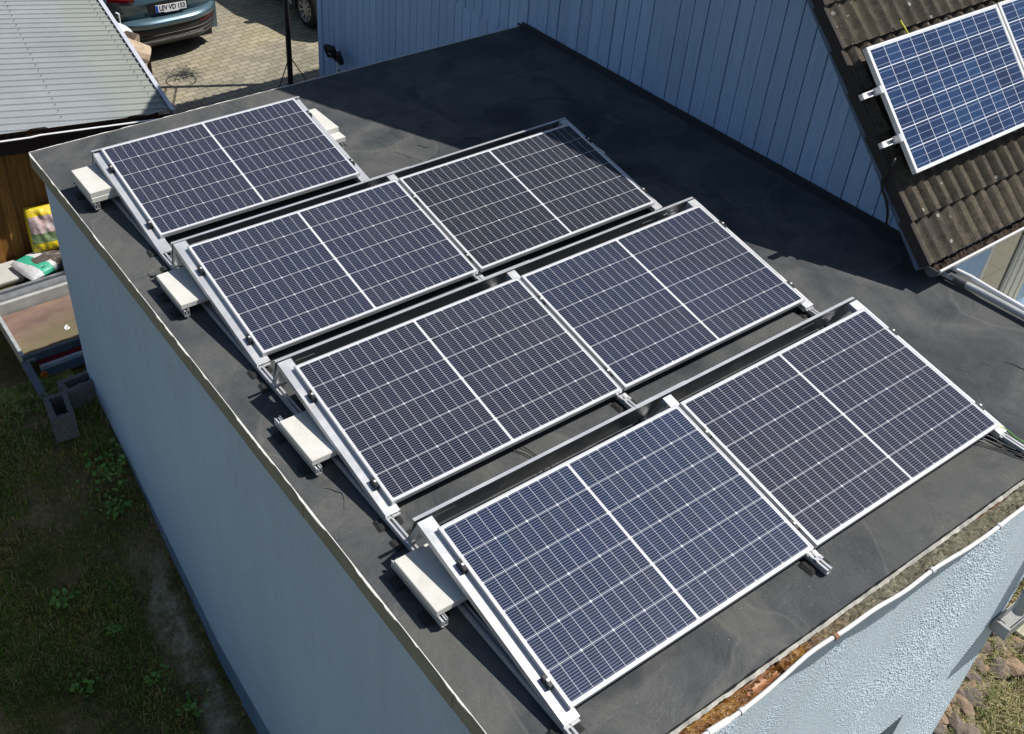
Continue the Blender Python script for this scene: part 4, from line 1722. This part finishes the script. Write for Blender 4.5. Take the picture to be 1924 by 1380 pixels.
M['block'] = Mat('rough_concrete', rough=.95, spec=.15)
_v = S(M['block'].voronoi(75))
_n = M['block'].noise(70, 4, .8)
M['block'].link(M['block'].ramp(_n, [(.32, (.07, .068, .068)), (.5, (.20, .195, .19)), (.7, (.36, .35, .33))]), 'Base Color')
M['block'].bump(_v + _n, 1.0, .012)
hollow_block(-.375, 6.53, -2.45, .06, .46, .20, .26, 'hollow concrete block lying crosswise, half hidden behind the garage corner')
hollow_block(-.715, 6.28, -2.45, 1.45, .36, .21, .30, 'hollow concrete block standing free on the grass, lengthwise to the wall')


def bag_mesh(w, h, th, seed, nu=28, nv=36):
    rn = random.Random(seed)
    ph = [(rn.uniform(3, 16), rn.uniform(3, 16), rn.uniform(0, 6.28), rn.uniform(.15, .5)) for _ in range(8)]
    mb = MB()

    def f(u, v, side):
        # u,v in -1..1
        e = max(0.0, (1 - abs(u) ** 3.2)) ** .5 * max(0.0, (1 - abs(v) ** 4)) ** .5
        wr = sum(a * math.sin(fx * u + fy * v + p + side) for fx, fy, p, a in ph) * .010
        return Vector((u * w / 2 * (1 - .05 * (abs(v) ** 3)), side * (th / 2) * e + wr * e, v * h / 2))
    mb.grid(lambda i, j: f(2 * i / (nu - 1) - 1, 2 * j / (nv - 1) - 1, -1), nu, nv)
    mb.grid(lambda i, j: f(2 * i / (nu - 1) - 1, 2 * j / (nv - 1) - 1, 1), nu, nv)
    return mb


def build_bags():
    y = Mat('yellow_bag_film', rough=.35, spec=.5)
    X, Y, Z = y.xyz()
    zz = Z + (y.noise(6, 3) - .5) * .03
    pic = y.ramp(y.noise(9, 5, .7), [(.3, (.30, .24, .22)), (.45, (.55, .38, .38)), (.6, (.62, .54, .50)), (.72, (.35, .33, .30))])
    grn = y.ramp(y.noise(14, 4, .7), [(.3, (.10, .16, .07)), (.6, (.20, .28, .13)), (.8, (.45, .50, .36))])
    yel = (.72, .55, .02)
    c = y.mix(zz.lt(.165), yel, pic)
    c = y.mix(zz.lt(-.04), c, grn)
    c = y.mix(zz.lt(-.165), c, yel)
    c = y.mix(X.abs().gt(.178), c, yel)
    y.link(c, 'Base Color')
    y.bump(y.noise(13, 4, .7, dist=1.5), .7, .02)
    b = bag_mesh(.40, .56, .17, 4)
    o = b.build('soil_bag', y, local=True, smooth=True)
    o.location = (.245, 9.50, -2.545)
    o.rotation_euler = (R(-19), R(2), R(-6))
    tag(o, 'full yellow potting soil bag with pink flower print leaning on the shed', 'bag')
    g = Mat('green_bag_film', rough=.35, spec=.5)
    X, Y, Z = g.xyz()
    d = X + Z * .25
    c = g.mix(d.lt(-.06), (.66, .67, .66), (.05, .42, .27))
    dark = g.ramp(g.noise(16, 6, .8), [(.35, (.03, .025, .025)), (.55, (.12, .10, .09)), (.75, (.65, .65, .64))])
    c = g.mix((X + (g.noise(5, 3) - .5) * .12).gt(.03), c, dark)
    patch = (X + .05).abs().lt(.09) * (Z + .02).abs().lt(.075)
    c = g.mix(patch, c, (.10, .085, .08))
    c = g.mix(d.lt(-.205), c, (.60, .61, .62))
    g.link(c, 'Base Color')
    g.bump(g.noise(10, 4, .7, dist=1.5), .6, .02)
    b = bag_mesh(.64, .48, .15, 9)
    root = thing('soil_bag', 'green and white soil bag lying flat under the yellow bag', 'bag', (.10, 9.30, -2.87), 0)
    root.rotation_euler = (R(-90), 0, R(14))
    Mr = Matrix.Translation(root.location) @ root.rotation_euler.to_matrix().to_4x4()
    MATS[root.name] = Mr
    b.build('bag_body', g, root, local=True, smooth=True)
    lm = MB().box((-.13, -.066, -.175), (-.02, -.064, -.115))
    lo = lm.build('print_label', M['black'], root, local=True)
    vs, fs = text_mesh('AGI', .05, Matrix.Translation((-.075, -.0665, -.146)) @ Matrix.Rotation(math.pi / 2, 4, 'X'), .001)
    MB().add(vs, fs).build('lettering', M['white'], lo, local=True)
    # support under the bags: low stack of boards
    mb = MB().bbox((-.85, 9.22, -2.960), (-.16, 9.62, -2.925), .006)
    mb.bbox((-.83, 9.24, -3.0), (-.18, 9.60, -2.964), .004)
    tag(mb.build('paving_board', mk_plain('pale_board', (.50, .50, .47), .7, var=.06), loc=(-.5, 9.4, -3.0)), 'pale flat board lying in front of the brown shed wall', 'board')


build_bags()


# ------------------------------------------------------------------ cars on the driveway
def paint(name, c):
    m = Mat(name, rough=.32, metal=.35, color=c)
    m.b.inputs['Coat Weight'].default_value = 1.0
    m.b.inputs['Coat Roughness'].default_value = .04
    return m


def wheel(parent, x, y, z, r, side, spokes=5):
    """side = -1: outer face looks to -x"""
    ty = MB()
    prof_ = [(.0, r * .66), (.012, r * .93), (.04, r), (.18, r), (.21, r * .93), (.22, r * .6)]
    n = 36
    ty.grid(lambda i, j: Vector((x + side * (.11 - prof_[j][0]), y + prof_[j][1] * math.cos(2 * math.pi * i / n), z + prof_[j][1] * math.sin(2 * math.pi * i / n))), n, len(prof_), close_u=True)
    w = ty.build('wheel', M['tyre'], parent, smooth=True)
    rm = MB()
    rm.grid(lambda i, j: Vector((x + side * (.105, .112, .06, .05)[j], y + r * (.70, .655, .63, .02)[j] * math.cos(2 * math.pi * i / n), z + r * (.70, .655, .63, .02)[j] * math.sin(2 * math.pi * i / n))), n, 3, close_u=True)
    for k in range(spokes):
        a = 2 * math.pi * k / spokes + .3
        d = Vector((0, math.cos(a), math.sin(a)))
        t = Vector((0, -math.sin(a), math.cos(a)))
        c0 = Vector((x + side * .085, y, z))
        wd0, wd1 = r * .10 * 5 / spokes + .006, r * .07 * 5 / spokes + .008
        q = []
        for o in (0, -.03):
            for rr, wd in ((.10, wd0), (.66, wd1)):
                for sg in (-1, 1):
                    q.append(c0 + Vector((side * (o + (.012 if rr > .5 else 0)), 0, 0)) + d * r * rr + t * wd * sg)
        rm.add(q, [(0, 1, 3, 2), (4, 6, 7, 5), (0, 2, 6, 4), (1, 5, 7, 3)])
    rm.tube([(x + side * .05, y, z), (x + side * .095, y, z)], r * .17, 14)
    rm.build('rim', M['rim'], w)
    MB().tube([(x + side * .02, y, z), (x + side * .03, y, z)], r * .6, 24).build('brake_disc', M['black'], w)
    return w


M['tyre'] = mk_plain('tyre_rubber', (.016, .016, .017), .85)
M['rim'] = mk_alu('alloy', (.62, .61, .57), .6, .35)
M['clad'] = mk_plain('dark_cladding', (.035, .035, .037), .6, var=.15)
M['glass'] = Mat('tinted_glass', rough=.03, color=(.01, .012, .014), spec=.8)


def build_suv():
    cx, ry, G = 3.86, 13.93, -3.0
    car = thing('parked_car', 'teal grey parked SUV seen from behind, its lower rear in view', 'car', (cx, ry + 2.2, G))
    pt = paint('teal_paint', (.09, .16, .20))
    HW = .915

    def sweep(name, prof, mat, parent=car, xr=(-1, 1), ex=3.6, amt=.34, n=41, smooth=True, out=0.0):
        mb = MB()

        def P(i, j):
            t = xr[0] + (xr[1] - xr[0]) * i / (n - 1)
            d, z = prof[j]
            ww = HW - (.05 if z < .3 else 0) - max(0, (z - .95)) * .20
            return Vector((cx + t * ww, ry + d - out + amt * abs(t) ** ex, G + z))
        mb.grid(P, n, len(prof))
        return mb.build(name, mat, parent, smooth=smooth, angle=28)
    bump_p = [(.05, .585), (.03, .595), (.012, .62), (.0, .65), (.004, .685), (.03, .715), (.075, .735), (.125, .745), (.15, .75)]
    body = sweep('rear_bumper', bump_p, pt)
    sweep('bumper_cladding', [(.34, .22), (.18, .26), (.085, .30), (.072, .335), (.080, .342), (.058, .40), (.068, .408), (.045, .47), (.054, .478), (.036, .53), (.045, .588)], M['clad'])
    sweep('diffuser_strip', [(.066, .338), (.058, .345), (.050, .372), (.056, .39)], mk_plain('strip_grey', (.16, .16, .16), .5), xr=(-.62, .62), n=25)
    for s in (-1, 1):
        sweep('exhaust_trim', [(.085, .292), (.074, .296), (.066, .318), (.074, .326)], M['clad'], xr=(.50 * s - .13, .50 * s + .13), n=9)
        sweep('reflector', [(.038, .545), (.030, .55), (.030, .568), (.038, .572)], mk_plain('red_reflector', (.09, .006, .008), .3), xr=(.72 * s - .17, .72 * s + .17), n=9, out=.008)
    # hatch with recessed plate field
    hatch_p = [(.150, .752), (.148, .775), (.140, .80), (.122, .83), (.118, .86), (.105, .96), (.085, 1.00), (.092, 1.03), (.11, 1.10), (.15, 1.14)]
    sweep('tailgate', hatch_p, pt, ex=4.2, amt=.27)
    rc = sweep('plate_recess', [(.130, .785), (.127, .80), (.105, .955), (.095, .98)], mk_plain('recess_dark', (.025, .035, .04), .4), xr=(-.42, .42), n=11, out=.006)
    # plate
    Mp = Matrix.Translation((cx + .04, ry + .095, G + .865)) @ Matrix.Rotation(R(78), 4, 'X')
    Mp = Matrix.Translation((cx + .05, ry + .098, G + .868)) @ Matrix.Rotation(R(2), 4, 'Y') @ Matrix.Rotation(R(83), 4, 'X')
    pl = MB().bbox((-.26, -.055, -.004), (.26, .055, .004), .002, Mp)
    plate = pl.build('number_plate', mk_plain('plate_white', (.78, .79, .80), .4, var=.03), car)
    MB().box((-.257, -.052, .004), (-.215, .052, .0055), Mp).build('blue_band', mk_plain('plate_blue', (.02, .07, .42), .4), plate)
    vs, fs = text_mesh('LEV VD 153', .106, Mp @ Matrix.Translation((.022, 0, .006)) @ Matrix.Diagonal((.83, 1, 1, 1)), .001)
    MB().add(vs, fs).build('lettering', M['black'], plate)
    MB().tube([Mp @ Vector((-.035, .010, .004)), Mp @ Vector((-.035, .010, .0065))], .011, 12).build('seal', M['steel'], plate)
    MB().box((-.12, -.068, -.002), (.13, -.0555, .005), Mp).build('plate_holder', M['white'], plate)
    # tail lights
    for s in (-1, 1):
        sweep('tail_light', [(.10, 1.035), (.078, 1.045), (.068, 1.10), (.10, 1.13)], mk_plain('tail_red', (.30, .012, .02), .15), xr=(.80 * s - .20, .80 * s + .20) if s < 0 else (.60, 1.0), ex=4.2, amt=.27, n=13, out=.012)
    sweep('rear_window', [(.15, 1.14), (.36, 1.42), (.50, 1.55)], M['glass'], xr=(-.93, .93), ex=4, amt=.2)
    # body side: lower panels with arch, roof
    sd = MB()
    side_poly = [(.33, .28), (.58, .28), (.60, .46), (.70, .64), (.86, .74), (1.04, .76), (1.22, .70), (1.36, .55), (1.42, .34), (1.5, .24), (3.25, .24), (3.3, .5), (3.5, .7), (3.75, .74), (4.0, .66), (4.15, .45), (4.2, .3), (4.42, .3), (4.48, .6), (4.4, .86), (3.5, 1.04), (2.75, 1.50), (1.7, 1.64), (.72, 1.60), (.42, 1.30), (.33, .95)]
    for s in (-1, 1):
        sd.prism([(ry + a, G + z) for a, z in side_poly], 'x', cx + s * HW, cx + s * (HW - .10))
    sd.prism([(ry + a, G + z) for a, z in ((.45, .5), (4.3, .5), (4.3, .85), (3.4, 1.02), (2.7, 1.48), (1.7, 1.62), (.75, 1.58), (.45, 1.30))], 'x', cx - HW + .1, cx + HW - .1)
    sd.build('body_side', pt, car)
    un = MB().box((cx - HW + .12, ry + .3, G + .19), (cx + HW - .12, ry + 4.2, G + .5))
    un.build('underbody', M['black'], car)
    for s in (-1, 1):
        ar = MB()
        n = 14
        pts = [(1.0 + .42 * math.cos(math.pi * k / n), .36 + .41 * math.sin(math.pi * k / n)) for k in range(n + 1)] + [(1.0 + .36 * math.cos(math.pi * k / n), .36 + .35 * math.sin(math.pi * k / n)) for k in range(n, -1, -1)]
        ar.prism([(ry + a, G + z) for a, z in pts], 'x', cx + s * (HW + .012), cx + s * (HW - .05))
        ar.build('arch_trim', M['clad'], car)
        wheel(car, cx + s * (HW - .115), ry + 1.0, G + .35, .35, s)
        wheel(car, cx + s * (HW - .115), ry + 3.72, G + .35, .35, s)


def build_car2():
    cx, ry, G = 7.22, 13.28, -3.0
    car = thing('parked_car', 'black parked car half hidden behind the blue house corner, light alloy wheel showing', 'car', (cx, ry + 2.1, G))
    pt = paint('black_paint', (.012, .013, .015))
    HW = .88
    side_poly = [(0.02, .40), (.10, .26), (.42, .24), (.46, .45), (.58, .62), (.78, .68), (.98, .62), (1.10, .45), (1.14, .22), (3.1, .22), (3.14, .45), (3.26, .62), (3.46, .68), (3.66, .62), (3.78, .45), (3.82, .24), (4.2, .28), (4.26, .55), (4.2, .95), (3.95, 1.02), (3.5, 1.42), (2.2, 1.47), (1.45, 1.42), (.85, 1.0), (.15, .82)]
    b = MB()
    for s in (-1, 1):
        b.prism([(ry + a, G + z) for a, z in side_poly], 'x', cx + s * HW, cx + s * (HW - .08))
    b.build('body_side', pt, car)
    c = MB()
    top = [(.05, .42), (4.2, .42), (4.15, .93), (3.95, 1.0), (3.48, 1.40), (2.2, 1.45), (1.47, 1.40), (.86, .98), (.16, .80)]
    c.prism([(ry + a, G + z) for a, z in top], 'x', cx - HW + .08, cx + HW - .08)
    c.build('cabin', pt, car)
    sl = MB().box((cx - HW - .006, ry + 1.25, G + .25), (cx - HW + .02, ry + 3.0, G + .31))
    sl.build('sill_trim', mk_plain('sill_silver', (.45, .45, .43), .4), car)
    MB().box((cx - HW + .1, ry + .3, G + .17), (cx + HW - .1, ry + 4.0, G + .42)).build('underbody', M['black'], car)
    w = MB()
    w.prism([(ry + a, G + z) for a, z in ((1.0, 1.0), (1.5, 1.36), (2.2, 1.39), (3.4, 1.35), (3.8, 1.02))], 'x', cx - HW - .004, cx - HW + .02)
    w.build('side_window', M['glass'], car)
    mi = MB().bbox((cx - HW - .20, ry + 1.10, G + .98), (cx - HW + .0, ry + 1.22, G + 1.14), .03)
    mi.build('mirror', pt, car)
    for s in (-1, 1):
        wheel(car, cx + s * (HW - .10), ry + .78, G + .325, .325, s, 10)
        wheel(car, cx + s * (HW - .10), ry + 3.46, G + .325, .325, s, 10)


build_suv()
build_car2()


# ------------------------------------------------------------------ pole with unseen top parts shaped to cast the shadow on the pavers
def build_pole():
    x, y, G = 5.04, 12.24, -3.0
    dk = mk_plain('pole_paint', (.018, .016, .018), .5)
    t = thing('garden_pole', 'tall dark pole with two thin stays behind the back edge of the roof', 'pole', (x, y, G))
    MB().tube([(x, y, G), (x, y, G + 3.5)], .043, 12).build('shaft', dk, t, smooth=True)
    for s in (-1, 1):
        MB().tube([(x + s * .03, y - .02, G + .42), (x + s * .26, y - .08, G)], .009, 6).build('stay', dk, t)
    fr = MB()
    fr.tube([(x, y, G + 3.3), (x + .02, y - .75, G + 3.32)], .018, 6)
    fr.tube([(x, y, G + 2.75), (x + .02, y - .70, G + 3.30)], .014, 6)
    fr.tube([(x, y, G + 3.0), (x + .02, y - .38, G + 3.31)], .012, 6)
    fr.build('top_frame', dk, t)
    h = MB()
    n = 36
    c = Vector((x - .02, y + .26, G + 2.45))
    h.tube([c + Vector((.23 * math.cos(2 * math.pi * k / n), .23 * math.sin(2 * math.pi * k / n), 0)) for k in range(n + 1)], .011, 6, cap=False)
    h.tube([(x, y, G + 2.45), tuple(c + Vector((0, -.23, 0)))], .012, 6)
    h.build('hoop', dk, t)
    lf = MB()  # leaf clump added out of view for the blob in the shadow
    rn = random.Random(17)
    for k in range(420):
        p = c + Vector((.14, .18, .05)) + Vector((rn.gauss(0, .11), rn.gauss(0, .11), rn.gauss(0, .05)))
        a, bb = Vector((rn.gauss(0, 1), rn.gauss(0, 1), rn.gauss(0, .5))).normalized(), Vector((rn.gauss(0, 1), rn.gauss(0, 1), rn.gauss(0, 1))).normalized()
        lf.add([p, p + a * .03 + bb * .014, p + a * .06, p + a * .03 - bb * .014], [(0, 1, 2, 3)])
    lo = lf.build('shadow_foliage', M['grass'], t)
    lo['kind'] = 'stuff'


build_pole()


# ------------------------------------------------------------------ grass, weeds, stones
def build_grass(name, n, area, mat, seed, lmin, lmax, label, dens=None):
    rn = random.Random(seed)
    vs, fs = [], []
    k = 0
    tries = 0
    while k < n and tries < n * 30:
        tries += 1
        x, y = rn.uniform(area[0], area[1]), rn.uniform(area[2], area[3])
        d = dens(x, y) if dens else 1
        if rn.random() > d: continue
        z = ground_z(x, y)
        lean = rn.uniform(0, 6.28)
        cl = rn.randint(3, 7)
        for _ in range(cl):
            a = lean + rn.gauss(0, 1.1)
            L = rn.uniform(lmin, lmax) * (.6 + .8 * d)
            w = rn.uniform(.0018, .0042)
            bx, by = x + rn.gauss(0, .018), y + rn.gauss(0, .018)
            dx, dy = math.cos(a), math.sin(a)
            px, py = -dy * w, dx * w
            h1, h2 = L * .62, L * rn.uniform(.55, .95)
            r1, r2 = L * .18, L * rn.uniform(.4, .8)
            o = len(vs)
            vs += [(bx - px, by - py, z - .01), (bx + px, by + py, z - .01),
                   (bx + dx * r1 + px * .8, by + dy * r1 + py * .8, z + h1), (bx + dx * r1 - px * .8, by + dy * r1 - py * .8, z + h1),
                   (bx + dx * r2, by + dy * r2, z + h2)]
            fs += [(o, o + 1, o + 2, o + 3), (o + 3, o + 2, o + 4)]
        k += 1
    mb = MB()
    mb.v = [Vector(v) for v in vs]
    mb.f = fs
    mb.mi = [0] * len(fs)
    o = mb.build(name, mat)
    tag(o, label, 'grass', kind='stuff')


def lawn_density(x, y):
    d = .25 + .9 * vnoise(x * 2.1, y * 2.1) * (.5 + .7 * vnoise(x * 6 + 9, y * 6))
    d *= smoothstep(.28, .62, vnoise(x * 1.1 + 4, y * 1.1)) * .85 + .15
    if 3.0 < y < 5.2 and abs(x + .56) < .22: d *= .28
    if y > 6.0 and x > -1.0: d *= .5
    return min(1, d)


build_grass('lawn_grass', 17000, (-3.0, -.33, 2.4, 7.4), M['grass'], 5, .03, .12, 'dark green patchy lawn grass along the shaded garage wall', lawn_density)
M['straw'] = Mat('dry_grass', rough=.7)
_i = M['straw'].rand_island()
M['straw'].link(M['straw'].ramp(_i, [(0, (.10, .15, .03)), (.35, (.17, .20, .05)), (.55, (.33, .29, .13)), (1, (.50, .42, .24))]), 'Base Color')
build_grass('dry_grass', 5200, (4.9, 7.6, -1.6, .6), M['straw'], 6, .05, .16, 'sunlit dry yellow grass below the garage front corner', lambda x, y: .35 + .6 * vnoise(x * 3, y * 3))


def build_weeds():
    lm = Mat('weed_leaf', rough=.5)
    lm.link(lm.ramp(lm.rand_island(), [(0, (.10, .20, .03)), (.6, (.15, .29, .04)), (1, (.22, .34, .06))]), 'Base Color')
    rn = random.Random(33)
    spots = [(-.50, 5.72, .34, 90, 'leafy green weed bush growing against the garage wall below the hollow blocks'),
             (-.62, 5.42, .20, 46, 'smaller leafy weed just downhill of the leafy bush at the wall'),
             (-1.35, 4.95, .14, 30, 'broad leaved weed in the middle of the shaded lawn'),
             (-1.05, 4.55, .12, 24, 'low rosette weed between the lawn middle and the bare earth strip'),
             (-.86, 4.1, .13, 26, 'low weed at the outer edge of the bare earth strip'),
             (-1.5, 4.3, .14, 30, 'pale green weed near the lower left of the lawn'),
             (-.72, 3.72, .15, 22, 'spiky dark weed beside the lower end of the earth strip')]
    for (x, y, r, n, lab) in spots:
        z = ground_z(x, y)
        mb = MB()
        for k in range(n):
            h = r * rn.uniform(.15, 1.0)
            p = Vector((x + rn.gauss(0, r * .42), y + rn.gauss(0, r * .42), z + h * .8))
            a = Vector((rn.gauss(0, 1), rn.gauss(0, 1), rn.uniform(-.1, .5))).normalized()
            b = a.cross(Vector((rn.gauss(0, .3), rn.gauss(0, .3), 1))).normalized()
            L = rn.uniform(.035, .07)
            W = L * rn.uniform(.3, .45)
            up = Vector((0, 0, .006))
            mb.add([p, p + a * L * .35 + b * W + up, p + a * L * .8 + b * W * .6, p + a * L, p + a * L * .8 - b * W * .6, p + a * L * .35 - b * W + up], [(0, 1, 2, 3), (0, 3, 4, 5)])
        root = thing('weed_plant', lab, 'weed', (x, y, z), 0, 'weeds on the lawn slope')
        lo = mb.build('foliage', lm, root)
        st = MB()
        for k in range(5):
            st.tube([(x + rn.gauss(0, .02), y + rn.gauss(0, .02), z - .02), (x + rn.gauss(0, r * .4), y + rn.gauss(0, r * .4), z + r * .6)], .003, 5)
        st.build('stem', lm, root)


build_weeds()


def rock_mesh(seed):
    rn = random.Random(seed)
    bm = bmesh.new()
    bmesh.ops.create_icosphere(bm, subdivisions=2, radius=.5)
    pl = [(Vector((rn.gauss(0, 1), rn.gauss(0, 1), rn.gauss(0, 1))).normalized(), rn.uniform(.24, .42)) for _ in range(9)]
    for v in bm.verts:
        for n, d in pl:
            k = v.co.dot(n)
            if k > d: v.co -= n * (k - d)
        v.co += Vector((rn.gauss(0, .008), rn.gauss(0, .008), rn.gauss(0, .008)))
    mb = MB()
    bm.verts.index_update()
    mb.add([v.co.copy() for v in bm.verts], [tuple(q.index for q in f.verts) for f in bm.faces])
    bm.free()
    return mb


def build_rocks():
    st = Mat('broken_stone', rough=.9, spec=.2)
    c = st.ramp(st.noise(5, 5, .7), [(.3, (.15, .12, .095)), (.55, (.28, .22, .17)), (.75, (.40, .34, .27))])
    c = st.mix(1.0, c, st.ramp(st.rand_object(), [(0, (.55, .6, .68)), (.5, (1, 1, 1)), (1, (1.25, 1.1, .95))]), 'MULTIPLY')
    st.link(c, 'Base Color')
    st.bump(st.noise(14, 5, .7), .5, .05)
    protos = [rock_mesh(100 + k).build('broken_stone', st) for k in range(6)]
    rn = random.Random(41)
    for i in range(96):
        o = protos[i] if i < 6 else protos[i % 6].copy()
        if i >= 6: col.objects.link(o)
        t = (i / 95) * 1.2 - .15
        w = rn.gauss(.06, .15)
        x, y = 5.0 + 1.55 * t + w * .75, -.25 + .36 * t - w * .75 + .05
        s = rn.uniform(.10, .27)
        o.scale = (s * rn.uniform(.8, 1.5), s * rn.uniform(.8, 1.3), s * rn.uniform(.5, .9))
        o.rotation_euler = (rn.uniform(-.6, .6), rn.uniform(-.6, .6), rn.uniform(0, 6.28))
        o.location = (x, y, ground_z(x, y) + s * .26)
        tag(o, 'broken brownish stone lying among others at the foot of the garage corner', 'stone', 'broken stones at the garage corner')
    pw = mk_wood('grey_plank', (.34, .34, .26), (.20, .21, .16), (1.5, 9, 9))
    for k, (dx, dy, dz, lab) in enumerate(((0, 0, .05, 'upper weathered grey plank at the right picture edge above the stones'), (.10, -.17, .02, 'lower weathered grey plank at the right picture edge beside the stones'))):
        x, y = 7.25 + dx, .06 + dy
        mb = MB().bbox((-.45, -.07, -.02), (.45, .07, .02), .003)
        o = mb.build('plank', pw, local=True)
        o.location = (x, y, ground_z(x, y) + dz + .03)
        o.rotation_euler = (.1, .05, .15 + .1 * k)
        tag(o, lab, 'plank', 'planks by the stones')
    p = MB().tube([(-.35, 0, 0), (.5, 0, 0)], .022, 10)
    p.tube([(-.35, 0, 0), (-.31, 0, 0)], .029, 10)
    o = p.build('water_pipe', M['pipe_grey'], local=True, smooth=True)
    o.location = (6.35, -.62, ground_z(6.35, -.62) + .12)
    o.rotation_euler = (0, -.1, .1)
    tag(o, 'pale grey pipe end lying in the dry grass at the bottom right', 'pipe')


build_rocks()
